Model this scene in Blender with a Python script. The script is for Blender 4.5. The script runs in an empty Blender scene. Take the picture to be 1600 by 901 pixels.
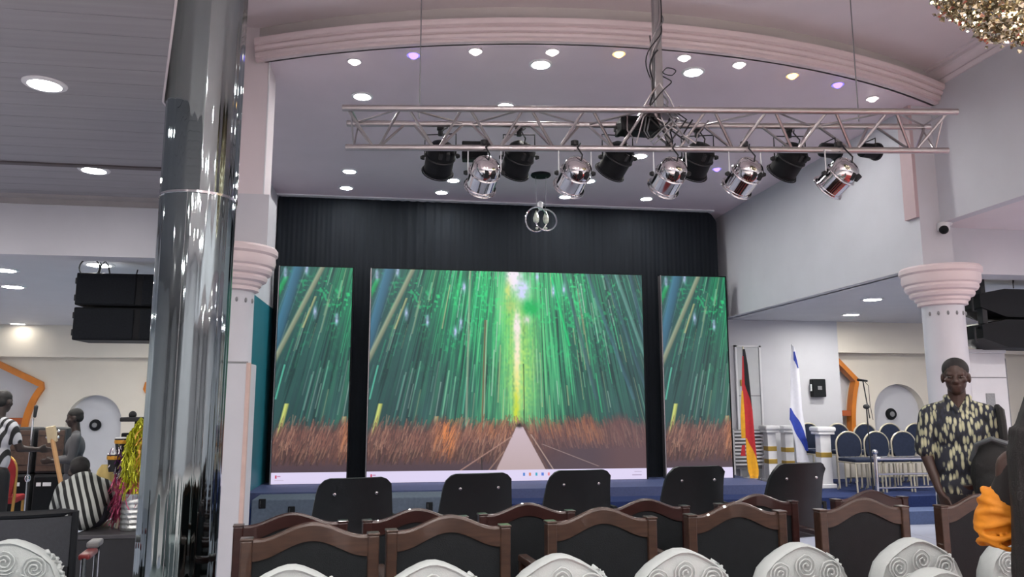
import bpy, bmesh, math, random
import numpy as np
from mathutils import Vector, Matrix, Euler
from mathutils.geometry import tessellate_polygon

random.seed(7)
R = math.radians
sc = bpy.context.scene
col = sc.collection

# ------------------------------------------------------------------ camera
CAM_H = 1.5
FPX = 1200.0
YAW = R(8.5)
PITCH = math.atan(180 / 1200.0)
cam_data = bpy.data.cameras.new('camera')
cam_data.sensor_width = 36.0
cam_data.lens = 36.0 * FPX / 1600.0
cam_data.clip_start = 0.05
cam_data.clip_end = 200
cam = bpy.data.objects.new('camera', cam_data)
col.objects.link(cam)
cam.location = (0, 0, CAM_H)
cam.rotation_euler = (R(90) + PITCH, 0, -YAW)
sc.camera = cam

# ------------------------------------------------------------------ world, exposure
world = bpy.data.worlds.new('world')
sc.world = world
world.use_nodes = True
world.node_tree.nodes['Background'].inputs[0].default_value = (0.55, 0.6, 0.7, 1)
world.node_tree.nodes['Background'].inputs[1].default_value = 0.03
sc.view_settings.view_transform = 'Standard'
sc.view_settings.look = 'None'
sc.view_settings.gamma = 1
sc.view_settings.use_curve_mapping = False
sc.view_settings.exposure = 0.0

LAMP = 225.0         # strength of a stage downlight lens
LAMP_HALL = 780.0    # hall downlights
LAMP_ALCOVE = 260.0  # larger alcove lamps


# ------------------------------------------------------------------ helpers
def ray(px, py):
    dx = px - 800.0
    dy = 450.5 - py
    up = FPX * math.sin(PITCH) + dy * math.cos(PITCH)
    fw = FPX * math.cos(PITCH) - dy * math.sin(PITCH)
    return Vector((dx * math.cos(YAW) + fw * math.sin(YAW), fw * math.cos(YAW) - dx * math.sin(YAW), up))


def at_y(px, py, y):
    r = ray(px, py)
    r *= y / r.y
    r.z += CAM_H
    return r


def at_z(px, py, z):
    r = ray(px, py)
    r *= (z - CAM_H) / r.z
    r.z += CAM_H
    return r


def lin(c):
    out = []
    for v in c[:3]:
        v = v / 255.0
        out.append(v / 12.92 if v <= 0.04045 else ((v + 0.055) / 1.055) ** 2.4)
    return (*out, 1.0)


MATS = {}


def mat(name, rgb, rough=0.6, metal=0.0, var=0.06, scale=8.0, bump=0.0, bscale=60.0, spec=0.5, coat=0.0, stretch=None):
    """principled material with procedural colour variation and fine relief"""
    if name in MATS:
        return MATS[name]
    m = bpy.data.materials.new(name)
    m.use_nodes = True
    nt = m.node_tree
    b = nt.nodes['Principled BSDF']
    b.inputs['Roughness'].default_value = rough
    b.inputs['Metallic'].default_value = metal
    b.inputs['Specular IOR Level'].default_value = spec
    b.inputs['Coat Weight'].default_value = coat
    tc = nt.nodes.new('ShaderNodeTexCoord')
    mp = nt.nodes.new('ShaderNodeMapping')
    if stretch:
        mp.inputs['Scale'].default_value = stretch
    nt.links.new(tc.outputs['Object'], mp.inputs['Vector'])
    n = nt.nodes.new('ShaderNodeTexNoise')
    n.inputs['Scale'].default_value = scale
    n.inputs['Detail'].default_value = 4
    nt.links.new(mp.outputs[0], n.inputs['Vector'])
    ramp = nt.nodes.new('ShaderNodeValToRGB')
    c = lin(rgb)
    ramp.color_ramp.elements[0].position = 0.3
    ramp.color_ramp.elements[1].position = 0.7
    ramp.color_ramp.elements[0].color = tuple(max(0, v * (1 - var)) for v in c[:3]) + (1,)
    ramp.color_ramp.elements[1].color = tuple(min(1, v * (1 + var)) for v in c[:3]) + (1,)
    nt.links.new(n.outputs['Fac'], ramp.inputs[0])
    nt.links.new(ramp.outputs[0], b.inputs['Base Color'])
    if bump:
        n2 = nt.nodes.new('ShaderNodeTexNoise')
        n2.inputs['Scale'].default_value = bscale
        nt.links.new(mp.outputs[0], n2.inputs['Vector'])
        bp = nt.nodes.new('ShaderNodeBump')
        bp.inputs['Strength'].default_value = bump
        bp.inputs['Distance'].default_value = 0.01
        nt.links.new(n2.outputs['Fac'], bp.inputs['Height'])
        nt.links.new(bp.outputs[0], b.inputs['Normal'])
    MATS[name] = m
    return m


def emat(name, rgb, strength):
    if name in MATS:
        return MATS[name]
    m = bpy.data.materials.new(name)
    m.use_nodes = True
    nt = m.node_tree
    nt.nodes.remove(nt.nodes['Principled BSDF'])
    e = nt.nodes.new('ShaderNodeEmission')
    e.inputs[0].default_value = lin(rgb)
    e.inputs[1].default_value = strength
    nt.links.new(e.outputs[0], nt.nodes['Material Output'].inputs[0])
    MATS[name] = m
    return m


class MB:
    """collects shapes, builds one mesh object"""

    def __init__(self):
        self.v = []
        self.f = []

    def add(self, vs, fs):
        o = len(self.v)
        self.v += [tuple(p) for p in vs]
        self.f += [tuple(i + o for i in q) for q in fs]
        return self

    def box(self, x0, x1, y0, y1, z0, z1):
        vs = [(x, y, z) for z in (z0, z1) for y in (y0, y1) for x in (x0, x1)]
        return self.add(vs, [(0, 2, 3, 1), (4, 5, 7, 6), (0, 1, 5, 4), (2, 6, 7, 3), (0, 4, 6, 2), (1, 3, 7, 5)])

    def bevbox(self, x0, x1, y0, y1, z0, z1, b=0.01):
        """box with chamfered edges"""
        bm = bmesh.new()
        bmesh.ops.create_cube(bm, size=1)
        for v in bm.verts:
            v.co = Vector(((x0 + x1) / 2 + v.co.x * (x1 - x0), (y0 + y1) / 2 + v.co.y * (y1 - y0), (z0 + z1) / 2 + v.co.z * (z1 - z0)))
        bmesh.ops.bevel(bm, geom=list(bm.edges), offset=b, segments=2, affect='EDGES', profile=0.5)
        bm.verts.index_update()
        self.add([v.co for v in bm.verts], [[v.index for v in f.verts] for f in bm.faces])
        bm.free()
        return self

    def cone(self, p0, p1, r0, r1=None, n=10, cap=True):
        r1 = r0 if r1 is None else r1
        p0, p1 = Vector(p0), Vector(p1)
        d = (p1 - p0).normalized()
        a = d.orthogonal().normalized()
        b = d.cross(a)
        vs = []
        for p, r in ((p0, r0), (p1, r1)):
            for k in range(n):
                t = 2 * math.pi * k / n
                vs.append(p + (a * math.cos(t) + b * math.sin(t)) * r)
        fs = [(k, (k + 1) % n, n + (k + 1) % n, n + k) for k in range(n)]
        if cap:
            fs += [tuple(range(n))[::-1], tuple(range(n, 2 * n))]
        return self.add(vs, fs)

    def tube(self, pts, r, n=8, closed=False):
        pts = [Vector(p) for p in pts]
        m = len(pts)
        rr = r if isinstance(r, (list, tuple)) else [r] * m
        vs = []
        a = None
        for i, p in enumerate(pts):
            if closed:
                d = pts[(i + 1) % m] - pts[i - 1]
            else:
                d = pts[min(i + 1, m - 1)] - pts[max(i - 1, 0)]
            d.normalize()
            if a is None:
                a = d.orthogonal().normalized()
            else:
                a = a - d * a.dot(d)
                if a.length < 1e-6:
                    a = d.orthogonal()
                a.normalize()
            b = d.cross(a)
            for k in range(n):
                t = 2 * math.pi * k / n
                vs.append(p + (a * math.cos(t) + b * math.sin(t)) * rr[i])
        fs = []
        for i in range(m if closed else m - 1):
            j = (i + 1) % m
            for k in range(n):
                fs.append((i * n + k, i * n + (k + 1) % n, j * n + (k + 1) % n, j * n + k))
        if not closed:
            fs += [tuple(range(n))[::-1], tuple(range((m - 1) * n, m * n))]
        return self.add(vs, fs)

    def lathe(self, prof, n=24, c=(0, 0, 0), ax='z'):
        vs = []
        for r, h in prof:
            for k in range(n):
                t = 2 * math.pi * k / n
                x, y = r * math.cos(t), r * math.sin(t)
                q = {'z': (x, y, h), 'y': (x, h, y), 'x': (h, x, y)}[ax]
                vs.append((q[0] + c[0], q[1] + c[1], q[2] + c[2]))
        fs = []
        for i in range(len(prof) - 1):
            for k in range(n):
                fs.append((i * n + k, i * n + (k + 1) % n, (i + 1) * n + (k + 1) % n, (i + 1) * n + k))
        fs += [tuple(range(n))[::-1], tuple(range((len(prof) - 1) * n, len(prof) * n))]
        return self.add(vs, fs)

    def ball(self, c, r, n=12, m=8):
        r = r if isinstance(r, (tuple, list)) else (r, r, r)
        vs = [(c[0], c[1], c[2] - r[2])]
        for i in range(1, m):
            t = math.pi * i / m
            for k in range(n):
                a = 2 * math.pi * k / n
                vs.append((c[0] + r[0] * math.sin(t) * math.cos(a), c[1] + r[1] * math.sin(t) * math.sin(a), c[2] - r[2] * math.cos(t)))
        vs.append((c[0], c[1], c[2] + r[2]))
        fs = []
        for k in range(n):
            fs.append((0, 1 + (k + 1) % n, 1 + k))
            fs.append((len(vs) - 1, 1 + (m - 2) * n + k, 1 + (m - 2) * n + (k + 1) % n))
        for i in range(m - 2):
            for k in range(n):
                fs.append((1 + i * n + k, 1 + i * n + (k + 1) % n, 1 + (i + 1) * n + (k + 1) % n, 1 + (i + 1) * n + k))
        return self.add(vs, fs)

    def capsule(self, p0, p1, r0, r1=None, n=12):
        r1 = r0 if r1 is None else r1
        p0, p1 = Vector(p0), Vector(p1)
        d = p1 - p0
        L = d.length
        d = d / L
        prof = []
        for k in range(5):
            t = math.pi / 2 * k / 4
            prof.append((max(1e-4, r0 * math.sin(t)), -r0 * math.cos(t)))
        for k in range(5):
            t = math.pi / 2 * k / 4
            prof.append((max(1e-4, r1 * math.cos(t)), L + r1 * math.sin(t)))
        o = len(self.v)
        self.lathe(prof, n)
        q = d.to_track_quat('Z', 'Y').to_matrix()
        for i in range(o, len(self.v)):
            self.v[i] = tuple(q @ Vector(self.v[i]) + p0)
        return self

    def prism(self, poly, y0, y1, plane='xz'):
        """poly: 2d outline extruded from y0 to y1 along the third axis"""
        n = len(poly)

        def P(a, b, t):
            return {'xz': (a, t, b), 'xy': (a, b, t), 'yz': (t, a, b)}[plane]
        vs = [P(a, b, y0) for a, b in poly] + [P(a, b, y1) for a, b in poly]
        tris = tessellate_polygon([[Vector((a, b, 0)) for a, b in poly]])
        fs = [tuple(t) for t in tris] + [tuple(i + n for i in t[::-1]) for t in tris]
        fs += [(k, (k + 1) % n, n + (k + 1) % n, n + k) for k in range(n)]
        return self.add(vs, fs)

    def xform(self, M):
        self.v = [tuple(M @ Vector(p)) for p in self.v]
        return self

    def mesh(self, name, m=None, smooth=False, angle=40):
        me = bpy.data.meshes.new(name)
        me.from_pydata(self.v, [], self.f)
        bm = bmesh.new()
        bm.from_mesh(me)
        bmesh.ops.recalc_face_normals(bm, faces=bm.faces)
        bm.to_mesh(me)
        bm.free()
        if m:
            me.materials.append(m)
        if smooth:
            for p in me.polygons:
                p.use_smooth = True
            me.set_sharp_from_angle(angle=R(angle))
        return me

    def build(self, name, m, parent=None, smooth=False, angle=40, loc=None, rot=None):
        return link(name, self.mesh(name, m, smooth, angle), parent, loc, rot)


def link(name, me, parent=None, loc=None, rot=None):
    o = bpy.data.objects.new(name, me)
    col.objects.link(o)
    if parent:
        o.parent = parent
    if loc is not None:
        o.location = loc
    if rot is not None:
        o.rotation_euler = rot
    return o


def tag(o, label, cat, group=None):
    o['label'] = label
    o['category'] = cat
    if group:
        o['group'] = group
    return o


def thing(name, label, cat, loc=(0, 0, 0), rz=0.0, group=None):
    o = bpy.data.objects.new(name, None)
    o.empty_display_size = 0.1
    col.objects.link(o)
    o.location = loc
    o.rotation_euler = (0, 0, rz)
    return tag(o, label, cat, group)


def struct(o):
    o['kind'] = 'structure'
    return o


def stuff(o):
    o['kind'] = 'stuff'
    return o


def copy_tree(o, parent=None):
    c = o.copy()
    col.objects.link(c)
    c.parent = parent
    for ch in list(o.children):
        copy_tree(ch, c)
    return c


def put(proto, first, loc, rz, label, group=None):
    """first use moves the prototype itself, later ones copy it with its parts"""
    o = proto if first else copy_tree(proto)
    o.location = loc
    o.rotation_euler = (0, 0, rz)
    o['label'] = label
    if group:
        o['group'] = group
    return o


ORD = ['first', 'second', 'third', 'fourth', 'fifth', 'sixth', 'seventh', 'eighth', 'ninth', 'tenth', 'eleventh', 'twelfth']

# ------------------------------------------------------------------ materials
WHITE = mat('wall_paint', (202, 204, 211), 0.55, var=0.025, scale=3, bump=0.03)
CEIL = mat('ceiling_paint', (224, 216, 220), 0.6, var=0.03, scale=2, bump=0.03)
STAGECEIL = mat('stage_ceiling_paint', (226, 212, 221), 0.5, var=0.03, scale=2, bump=0.02)
PVC = mat('ceiling_board', (148, 147, 152), 0.4, var=0.06, scale=4, bump=0.05, stretch=(0.3, 6, 1))
CREAM = mat('cream_paint', (226, 220, 208), 0.55, var=0.02, scale=3, bump=0.03)
TEAL = mat('teal_paint', (30, 110, 125), 0.5, var=0.05, scale=3, bump=0.03)
MOULD = mat('plaster_moulding', (222, 208, 210), 0.45, var=0.02, scale=5, bump=0.03)
ORANGE = mat('orange_paint', (205, 122, 38), 0.4, var=0.1, scale=6)
BLUECARPET = mat('blue_carpet', (36, 50, 92), 0.85, var=0.15, scale=40, bump=0.3, bscale=300, spec=0.2)
GREYCARPET = mat('grey_carpet', (92, 104, 118), 0.8, var=0.12, scale=30, bump=0.2, bscale=250, spec=0.2)
BLACK = mat('black_matt', (30, 32, 36), 0.6, var=0.1, scale=20)
BLACKP = mat('black_plastic', (20, 23, 27), 0.55, var=0.1, scale=20, bump=0.05, bscale=200, spec=0.2)
LEATHER = mat('black_leather', (20, 24, 27), 0.5, var=0.15, scale=14, bump=0.12, bscale=180, spec=0.25)
LEATHER2 = mat('charcoal_leather', (27, 31, 34), 0.45, var=0.12, scale=10, bump=0.1, bscale=160)
CURTAIN = mat('black_curtain', (20, 26, 33), 0.8, var=0.12, scale=5, bump=0.1, bscale=200, spec=0.25, stretch=(4, 1, 0.4))
ALU = mat('brushed_aluminium', (182, 178, 180), 0.32, 0.9, var=0.05, scale=20)
CHROME = mat('chrome', (225, 225, 228), 0.08, 1.0, var=0.02, scale=10)
STEEL = mat('polished_steel', (150, 162, 164), 0.045, 1.0, var=0.02, scale=2)
WOOD = mat('brown_wood', (58, 40, 31), 0.32, var=0.28, scale=7, bump=0.05, bscale=60, coat=0.3, stretch=(1.2, 8, 8))
WOODRED = mat('mahogany_wood', (44, 22, 20), 0.3, var=0.25, scale=7, bump=0.05, bscale=60, coat=0.3, stretch=(1.2, 8, 8))
COVER = mat('white_chair_cover', (166, 174, 174), 0.75, var=0.03, scale=20, bump=0.15, bscale=220, spec=0.3)
NAVY = mat('navy_fabric', (38, 46, 66), 0.8, var=0.12, scale=30, bump=0.15, bscale=250, spec=0.2)
GOLDF = mat('pale_gold_metal', (208, 202, 182), 0.3, 0.6, var=0.05, scale=10)
WHITEP = mat('white_plastic', (226, 228, 232), 0.35, var=0.02, scale=10)
GREYP = mat('grey_plastic', (130, 132, 136), 0.4, var=0.05, scale=10)
GOLD = mat('gold_band', (176, 148, 70), 0.4, 0.3, var=0.1, scale=10)
RED = mat('red_fabric', (150, 34, 38), 0.7, var=0.1, scale=20, bump=0.1)
SKIN = mat('dark_skin', (62, 44, 38), 0.5, var=0.12, scale=14, bump=0.03, bscale=120)
SKIN2 = mat('deep_brown_skin', (48, 36, 33), 0.5, var=0.12, scale=14)
HAIR = mat('black_hair', (16, 14, 15), 0.7, var=0.2, scale=60, bump=0.4, bscale=220)
LENS = emat('downlight_lens', (255, 252, 248), LAMP)
LENS_H = emat('hall_lens', (255, 246, 240), LAMP_HALL)
LENS_L = emat('low_ceiling_lens', (255, 250, 246), 60)
LENS_A = emat('alcove_lens', (255, 250, 242), LAMP_ALCOVE)
LENS_B = emat('blue_lens', (110, 90, 255), 6)
LENS_O = emat('amber_lens', (255, 190, 110), 6)
LENS_W = emat('spot_lens', (255, 240, 232), 9)

# ------------------------------------------------------------------ the setting
ZS, ZM, ZL, ZA = 4.52, 4.84, 3.30, 2.85
XR = 5.15      # inner face of the stage's right upper wall
XL = -1.78     # inner face of the stage's left wall


def floor_mat():
    m = bpy.data.materials.new('floor_tiles')
    m.use_nodes = True
    nt = m.node_tree
    b = nt.nodes['Principled BSDF']
    b.inputs['Roughness'].default_value = 0.3
    tc = nt.nodes.new('ShaderNodeTexCoord')
    br = nt.nodes.new('ShaderNodeTexBrick')
    br.offset = 0
    br.inputs['Color1'].default_value = lin((165, 170, 186))
    br.inputs['Color2'].default_value = lin((155, 160, 178))
    br.inputs['Mortar'].default_value = lin((120, 122, 130))
    br.inputs['Scale'].default_value = 1
    br.inputs['Mortar Size'].default_value = 0.006
    br.inputs['Brick Width'].default_value = 0.6
    br.inputs['Row Height'].default_value = 0.6
    nt.links.new(tc.outputs['Object'], br.inputs['Vector'])
    nt.links.new(br.outputs[0], b.inputs['Base Color'])
    return m


struct(MB().box(-9.2, 11.2, -9, 15, -0.1, 0).build('floor', floor_mat()))
RC = mat('rose_carpet', (204, 198, 198), 0.85, var=0.12, scale=30, bump=0.3, bscale=300, spec=0.2)
struct(MB().box(-9.0, 11.0, -8.9, 1.8, 0, 0.012).build('floor_bounce_carpet', RC))  # unseen rear carpet, added to bounce light up to the ceiling
struct(MB().box(0.0, 6.2, 1.8, 5.4, 0, 0.012).build('floor_red_bounce_carpet', mat('red_carpet', (142, 56, 55), 0.85, var=0.12, scale=30, bump=0.3, bscale=300, spec=0.2)))  # unseen strip, added for red reflections in the silver lamps and pink bounce

# stage: tiers of carpeted platform
struct(MB().box(XL - 0.1, 10.9, 9.5, 11.85, 0, 0.30).build('floor_stage', BLUECARPET))
struct(MB().prism([(XL - 0.1, 10.03), (5.0, 10.03), (5.16, 10.35), (5.16, 11.85), (XL - 0.1, 11.85)], 0.30, 0.42, 'xy').build('floor_screen_platform', mat('slate_blue_carpet', (70, 82, 122), 0.6, var=0.1, scale=40, bump=0.2, bscale=300)))
struct(MB().box(0.6, 10.9, 9.12, 9.5, 0, 0.16).build('floor_stage_step', mat('slate_step', (74, 90, 128), 0.7, var=0.1, scale=40, bump=0.2, bscale=300)))

# hall shell
struct(MB().box(-9.2, 11.2, -9.15, -9.0, 0, 5).build('wall_rear', WHITE))
struct(MB().box(-9.2, -9.05, -9, 15, 0, 5).build('wall_left', WHITE))
struct(MB().box(11.05, 11.2, -9, 15, 0, 5).build('wall_right', WHITE))
struct(MB().box(XL - 0.1, 5.2, 11.75, 11.9, 0.42, 5).build('wall_back', WHITE))

# main ceiling
struct(MB().box(-1.6, 5.6, -9, 7.2, ZM, ZM + 0.1).build('ceiling', CEIL))

# curved front edge of the stage ceiling (plan arc)
ax0, ax1, ayc, asag = -1.30, 5.38, 6.78, 0.80
acx = (ax0 + ax1) / 2
ahw = (ax1 - ax0) / 2
aR = (ahw ** 2 + asag ** 2) / (2 * asag)
acy = ayc - asag + aR


def arc_pts(off, n=48):
    """points on the canopy edge, offset outward (towards the hall) by off"""
    rr = aR + off
    out = []
    for k in range(n + 1):
        x = ax0 + (ax1 - ax0) * k / n
        out.append((x, acy - math.sqrt(max(0, rr ** 2 - (x - acx) ** 2))))
    return out


edge = arc_pts(0)
struct(MB().prism(edge + [(5.38, 6.83), (XR, 6.83), (XR, 11.8), (XL, 11.8), (XL, 6.95), (ax0, 6.95)], ZS, ZS + 0.06, 'xy').build('ceiling_stage', STAGECEIL))
# fascia band above the moulding
mb = MB()
a0, a1 = arc_pts(-0.02), arc_pts(0.02)
n = len(a0)
vs = [(x, y, ZS) for x, y in a0] + [(x, y, ZM) for x, y in a0] + [(x, y, ZS) for x, y in a1] + [(x, y, ZM) for x, y in a1]
fs = []
for k in range(n - 1):
    for lo, hi in ((0, n), (2 * n, 3 * n)):
        fs.append((lo + k, lo + k + 1, hi + k + 1, hi + k))
    fs.append((k, k + 1, 2 * n + k + 1, 2 * n + k))
struct(mb.add(vs, fs).build('wall_canopy_band', mat('band_paint', (196, 192, 190), 0.55, var=0.03, scale=3)))
# stepped plaster moulding swept along the arc
prof = [(0.0, 0.0), (0.05, 0.0), (0.05, 0.025), (0.075, 0.03), (0.085, 0.05), (0.075, 0.065), (0.1, 0.07), (0.115, 0.09), (0.105, 0.11), (0.135, 0.118), (0.145, 0.14), (0.145, 0.16), (0.0, 0.165)]
mb = MB()
vs = []
for off, dz in prof:
    vs += [(x, y, ZS - 0.01 + dz) for x, y in arc_pts(off + 0.02)]
fs = []
for i in range(len(prof) - 1):
    for k in range(n - 1):
        fs.append((i * n + k, i * n + k + 1, (i + 1) * n + k + 1, (i + 1) * n + k))
struct(mb.add(vs, fs).build('trim_1', MOULD, smooth=True, angle=25))

# upper walls of the stage box
struct(MB().box(XR, XR + 0.14, 6.82, 11.85, ZA, ZM).build('wall_stage_right', WHITE))
struct(MB().box(XL - 0.14, XL, 7.0, 11.85, ZA, ZM).build('wall_stage_left', WHITE))
struct(MB().box(XL - 0.14, XL, 8.2, 11.85, 0.30, ZA).build('wall_stage_left_lower', TEAL))
# right hall wall above the side aisle, with cornice
struct(MB().box(5.38, 5.5, -9, 6.95, ZL, ZM).build('wall_right_upper', WHITE))
mb = MB()
for dx, dz, w, h in ((0, 0, 0.05, 0.05), (0.05, 0.05, 0.05, 0.05), (0.1, 0.09, 0.06, 0.05)):
    pass
mb.prism([(5.38, ZM), (5.38, ZM - 0.16), (5.36, ZM - 0.16), (5.345, ZM - 0.12), (5.36, ZM - 0.1), (5.30, ZM - 0.06), (5.27, ZM - 0.05), (5.27, ZM - 0.02), (5.22, ZM - 0.02), (5.22, ZM)], -9, 6.75, 'xz')
struct(mb.build('trim_2', CEIL))
# pilaster where stage wall meets hall wall
struct(MB().box(XR - 0.035, XR + 0.0, 6.82, 7.0, 3.35, ZS).build('trim_3', mat('pink_trim', (190, 168, 172), 0.5, var=0.03)))
struct(MB().box(XR + 0.01, 5.5, 6.83, 7.0, ZA, ZM).build('wall_right_pier', WHITE))

# left balcony edge (slanting) and pier over the white column
mb = MB()
EDGE = [(-1.46, 6.75), (-1.425, 4.68), (-1.0, 3.38), (-0.885, 3.0), (-0.885, -9)]
for p, q in zip(EDGE[:-1], EDGE[1:]):
    vs = [(p[0], p[1], ZL), (q[0], q[1], ZL), (q[0], q[1], ZM), (p[0], p[1], ZM), (p[0] - 0.012, p[1], ZL), (q[0] - 0.012, q[1], ZL), (q[0] - 0.012, q[1], ZM), (p[0] - 0.012, p[1], ZM)]
    mb.add(vs, [(0, 1, 2, 3), (4, 5, 6, 7), (0, 1, 5, 4), (2, 3, 7, 6), (0, 3, 7, 4), (1, 2, 6, 5)])
struct(mb.build('wall_left_upper', CEIL))
struct(MB().box(-1.92, -1.19, 6.75, 7.15, ZL, ZM).build('wall_left_pier_upper', CEIL))
struct(MB().box(-1.92, -1.13, 6.73, 7.15, ZA, ZL).build('wall_left_pier', WHITE))
struct(MB().tube([(-1.18, 6.74, ZL), (-1.185, 6.74, ZM)], 0.008, 6).build('trim_4', WHITEP))
# beams over the column line
struct(MB().box(-9.05, -1.9, 7.1, 7.35, 2.78, ZL).build('wall_left_beam', WHITE))
struct(MB().box(5.5, 11.05, 7.0, 7.3, 2.82, ZL).build('wall_right_beam', WHITE))
# low right ceiling
struct(MB().box(5.5, 11.05, -9, 7.0, ZL, ZL + 0.06).build('ceiling_right', CEIL))
# alcove ceilings
struct(MB().box(-9.05, -1.9, 7.3, 14.8, ZA, ZA + 0.06).build('ceiling_left_alcove', WHITE))
struct(MB().box(5.25, 11.05, 7.25, 12.4, ZA, ZA + 0.06).build('ceiling_right_alcove', WHITE))
struct(MB().box(-2.1, -1.92, 11.9, 14.8, 0, ZA).build('wall_left_alcove_side', WHITE))

# low left ceiling: long boards, one by one
def edge_x(y):
    for (xa_, ya_), (xb_, yb_) in zip(EDGE[:-1], EDGE[1:]):
        if yb_ <= y <= ya_:
            return xa_ + (xb_ - xa_) * (ya_ - y) / (ya_ - yb_) - 0.013
    return EDGE[0][0] - 0.013


lc = struct(MB().prism([(-9.05, 7.15)] + [(edge_x(7.1 - 0.1 * k), 7.1 - 0.1 * k) for k in range(66)] + [(-1.0, -9), (-9.05, -9)], ZL + 0.03, ZL + 0.06, 'xy').build('ceiling_left', mat('ceiling_gap', (112, 108, 110), 0.7)))
yb = 7.1
W = 0.205
while yb > 0.6:
    ys = yb - W + 0.004
    cuts = sorted([y for x, y in EDGE if ys < y < yb], reverse=True)
    poly = [(-9.0, yb)] + [(edge_x(y), y) for y in [yb] + cuts + [ys]] + [(-9.0, ys)]
    MB().prism(poly, ZL, ZL + 0.03, 'xy').build('ceiling_board', PVC, lc)
    yb -= W
struct(MB().box(-9.0, -1.0, -9, yb, ZL, ZL + 0.05).build('ceiling_left_rear', PVC))
struct(MB().box(-9.0, -1.55, 6.05, 6.11, ZL - 0.012, ZL).build('trim_5', mat('dark_joint', (90, 84, 86), 0.6)))
struct(MB().prism([(7.1, ZL), (7.1, ZL - 0.07), (7.08, ZL - 0.07), (7.06, ZL - 0.03), (7.02, ZL - 0.02), (7.0, ZL)], -9.0, -1.9, 'yz').build('trim_6', mat('grey_trim', (150, 146, 146), 0.5)))


# walls with openings
def hole_wall(name, x0, x1, z0, z1, y, holes, m, mback, thick=0.25):
    """wall in the xz plane at y with recesses cut into it (each: outline, depth)"""
    polys = [[(x0, z0), (x1, z0), (x1, z1), (x0, z1)]] + [h[0] for h in holes]
    allp = [p for q in polys for p in q]
    tris = tessellate_polygon([[Vector((a, b, 0)) for a, b in q] for q in polys])
    mb = MB()
    mb.add([(a, y, b) for a, b in allp], [tuple(t) for t in tris])
    for q, d in holes:
        nn = len(q)
        mb.add([(a, y, b) for a, b in q] + [(a, y + d, b) for a, b in q], [(i, (i + 1) % nn, nn + (i + 1) % nn, nn + i) for i in range(nn)])
    w = struct(mb.build(name, m))
    for q, d in holes:
        MB().prism(q, y + d, y + d + 0.02).build('recess_back', mback, w)
    return w


def arch(cx, zc, r, z0, n=28):
    return [(cx + r * math.cos(math.pi * k / n), zc + r * math.sin(math.pi * k / n)) for k in range(n + 1)] + [(cx - r, z0), (cx + r, z0)]


def curve3(p, c, q, n=12):
    out = []
    for k in range(n + 1):
        t = k / n
        out.append(((1 - t) ** 2 * p[0] + 2 * t * (1 - t) * c[0] + t * t * q[0], (1 - t) ** 2 * p[1] + 2 * t * (1 - t) * c[1] + t * t * q[1]))
    return out


def px_y(pts, y):
    return [(at_y(a, b, y).x, at_y(a, b, y).z) for a, b in pts]


def ribbon(pts, w, y0, y1):
    """flat bar following a 2d line, extruded from y0 to y1"""
    L, Rr = [], []
    for i, p in enumerate(pts):
        a = Vector(pts[max(0, i - 1)])
        b = Vector(pts[min(len(pts) - 1, i + 1)])
        d = (b - a).normalized()
        nn = Vector((-d.y, d.x)) * w / 2
        L.append((p[0] + nn.x, p[1] + nn.y))
        Rr.append((p[0] - nn.x, p[1] - nn.y))
    return MB().prism(L + Rr[::-1], y0, y1)


# right alcove wall
YB = 11.8
struct(MB().box(5.0, 7.23, YB, YB + 0.5, 0.30, ZA).build('wall_alcove_right_plain', WHITE))
struct(MB().box(7.23, 11.05, YB, YB + 0.5, 2.34, ZA).build('wall_alcove_right_bulkhead', CREAM))
YR = YB + 0.22
cvR = curve3((7.66, 1.90), (7.53, 1.55), (7.53, 1.0))
openR = [(7.25, 2.30)] + cvR + [(7.25, 1.0)]
mir = 2 * 8.42
openR2 = [(mir - a, b) for a, b in openR][::-1]
wr = hole_wall('wall_alcove_right', 7.23, 11.05, 0.30, 2.36, YR, [(openR, 0.2), (openR2, 0.2), (arch(8.42, 1.36, 0.47, 0.5), 0.16)], CREAM, WHITE)
for s in (0, 1):
    def fx(p, s=s):
        return (mir - p[0], p[1]) if s else p
    o = ribbon([fx(p) for p in [(7.245, 2.30), (7.64, 1.90)] + cvR[1:]], 0.075, YR - 0.05, YR + 0.1).build('orange_frame', ORANGE, wr)
    o['label'] = 'orange angular frame around the wall recess'
    xa, xb = sorted((fx((7.25, 0))[0], fx((7.5, 0))[0]))
    o = MB().box(xa, xb, YR - 0.04, YR + 0.12, 1.30, 1.39).build('orange_shelf', mat('rust_orange', (168, 84, 42), 0.45, var=0.1), wr)
    o['label'] = 'rust orange shelf bar across the wall recess'

# left alcove wall
YLB = 14.5
struct(MB().box(-9.05, -1.9, YLB - 0.2, YLB + 0.3, 2.30, ZA).build('wall_alcove_left_bulkhead', CREAM))
cvL = curve3((-6.04, 1.82), (-6.28, 1.5), (-6.30, 1.0))
openL = [(-7.0, 2.28)] + cvL + [(-7.0, 1.0)]
mirL = 2 * -5.22
openL2 = [(mirL - a, b) for a, b in openL][::-1]
wl = hole_wall('wall_alcove_left', -9.05, -1.9, 0, 2.32, YLB, [(openL, 0.22), (openL2, 0.22), (arch(-5.2, 1.20, 0.45, 0.1), 0.16)], CREAM, WHITE)
for s in (0, 1):
    def fx(p, s=s):
        return (mirL - p[0], p[1]) if s else p
    o = ribbon([fx(p) for p in [(-7.0, 2.28), (-6.08, 1.83)] + cvL[1:]], 0.1, YLB - 0.06, YLB + 0.1).build('orange_frame', ORANGE, wl)
    o['label'] = 'orange angular frame around the wall recess'
    xa, xb = sorted((fx((-7.0, 0))[0], fx((-6.3, 0))[0]))
    o = MB().box(xa, xb, YLB - 0.05, YLB + 0.12, 1.15, 1.26).build('orange_shelf', MATS['rust_orange'], wl)
    o['label'] = 'rust orange shelf bar across the wall recess'
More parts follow.
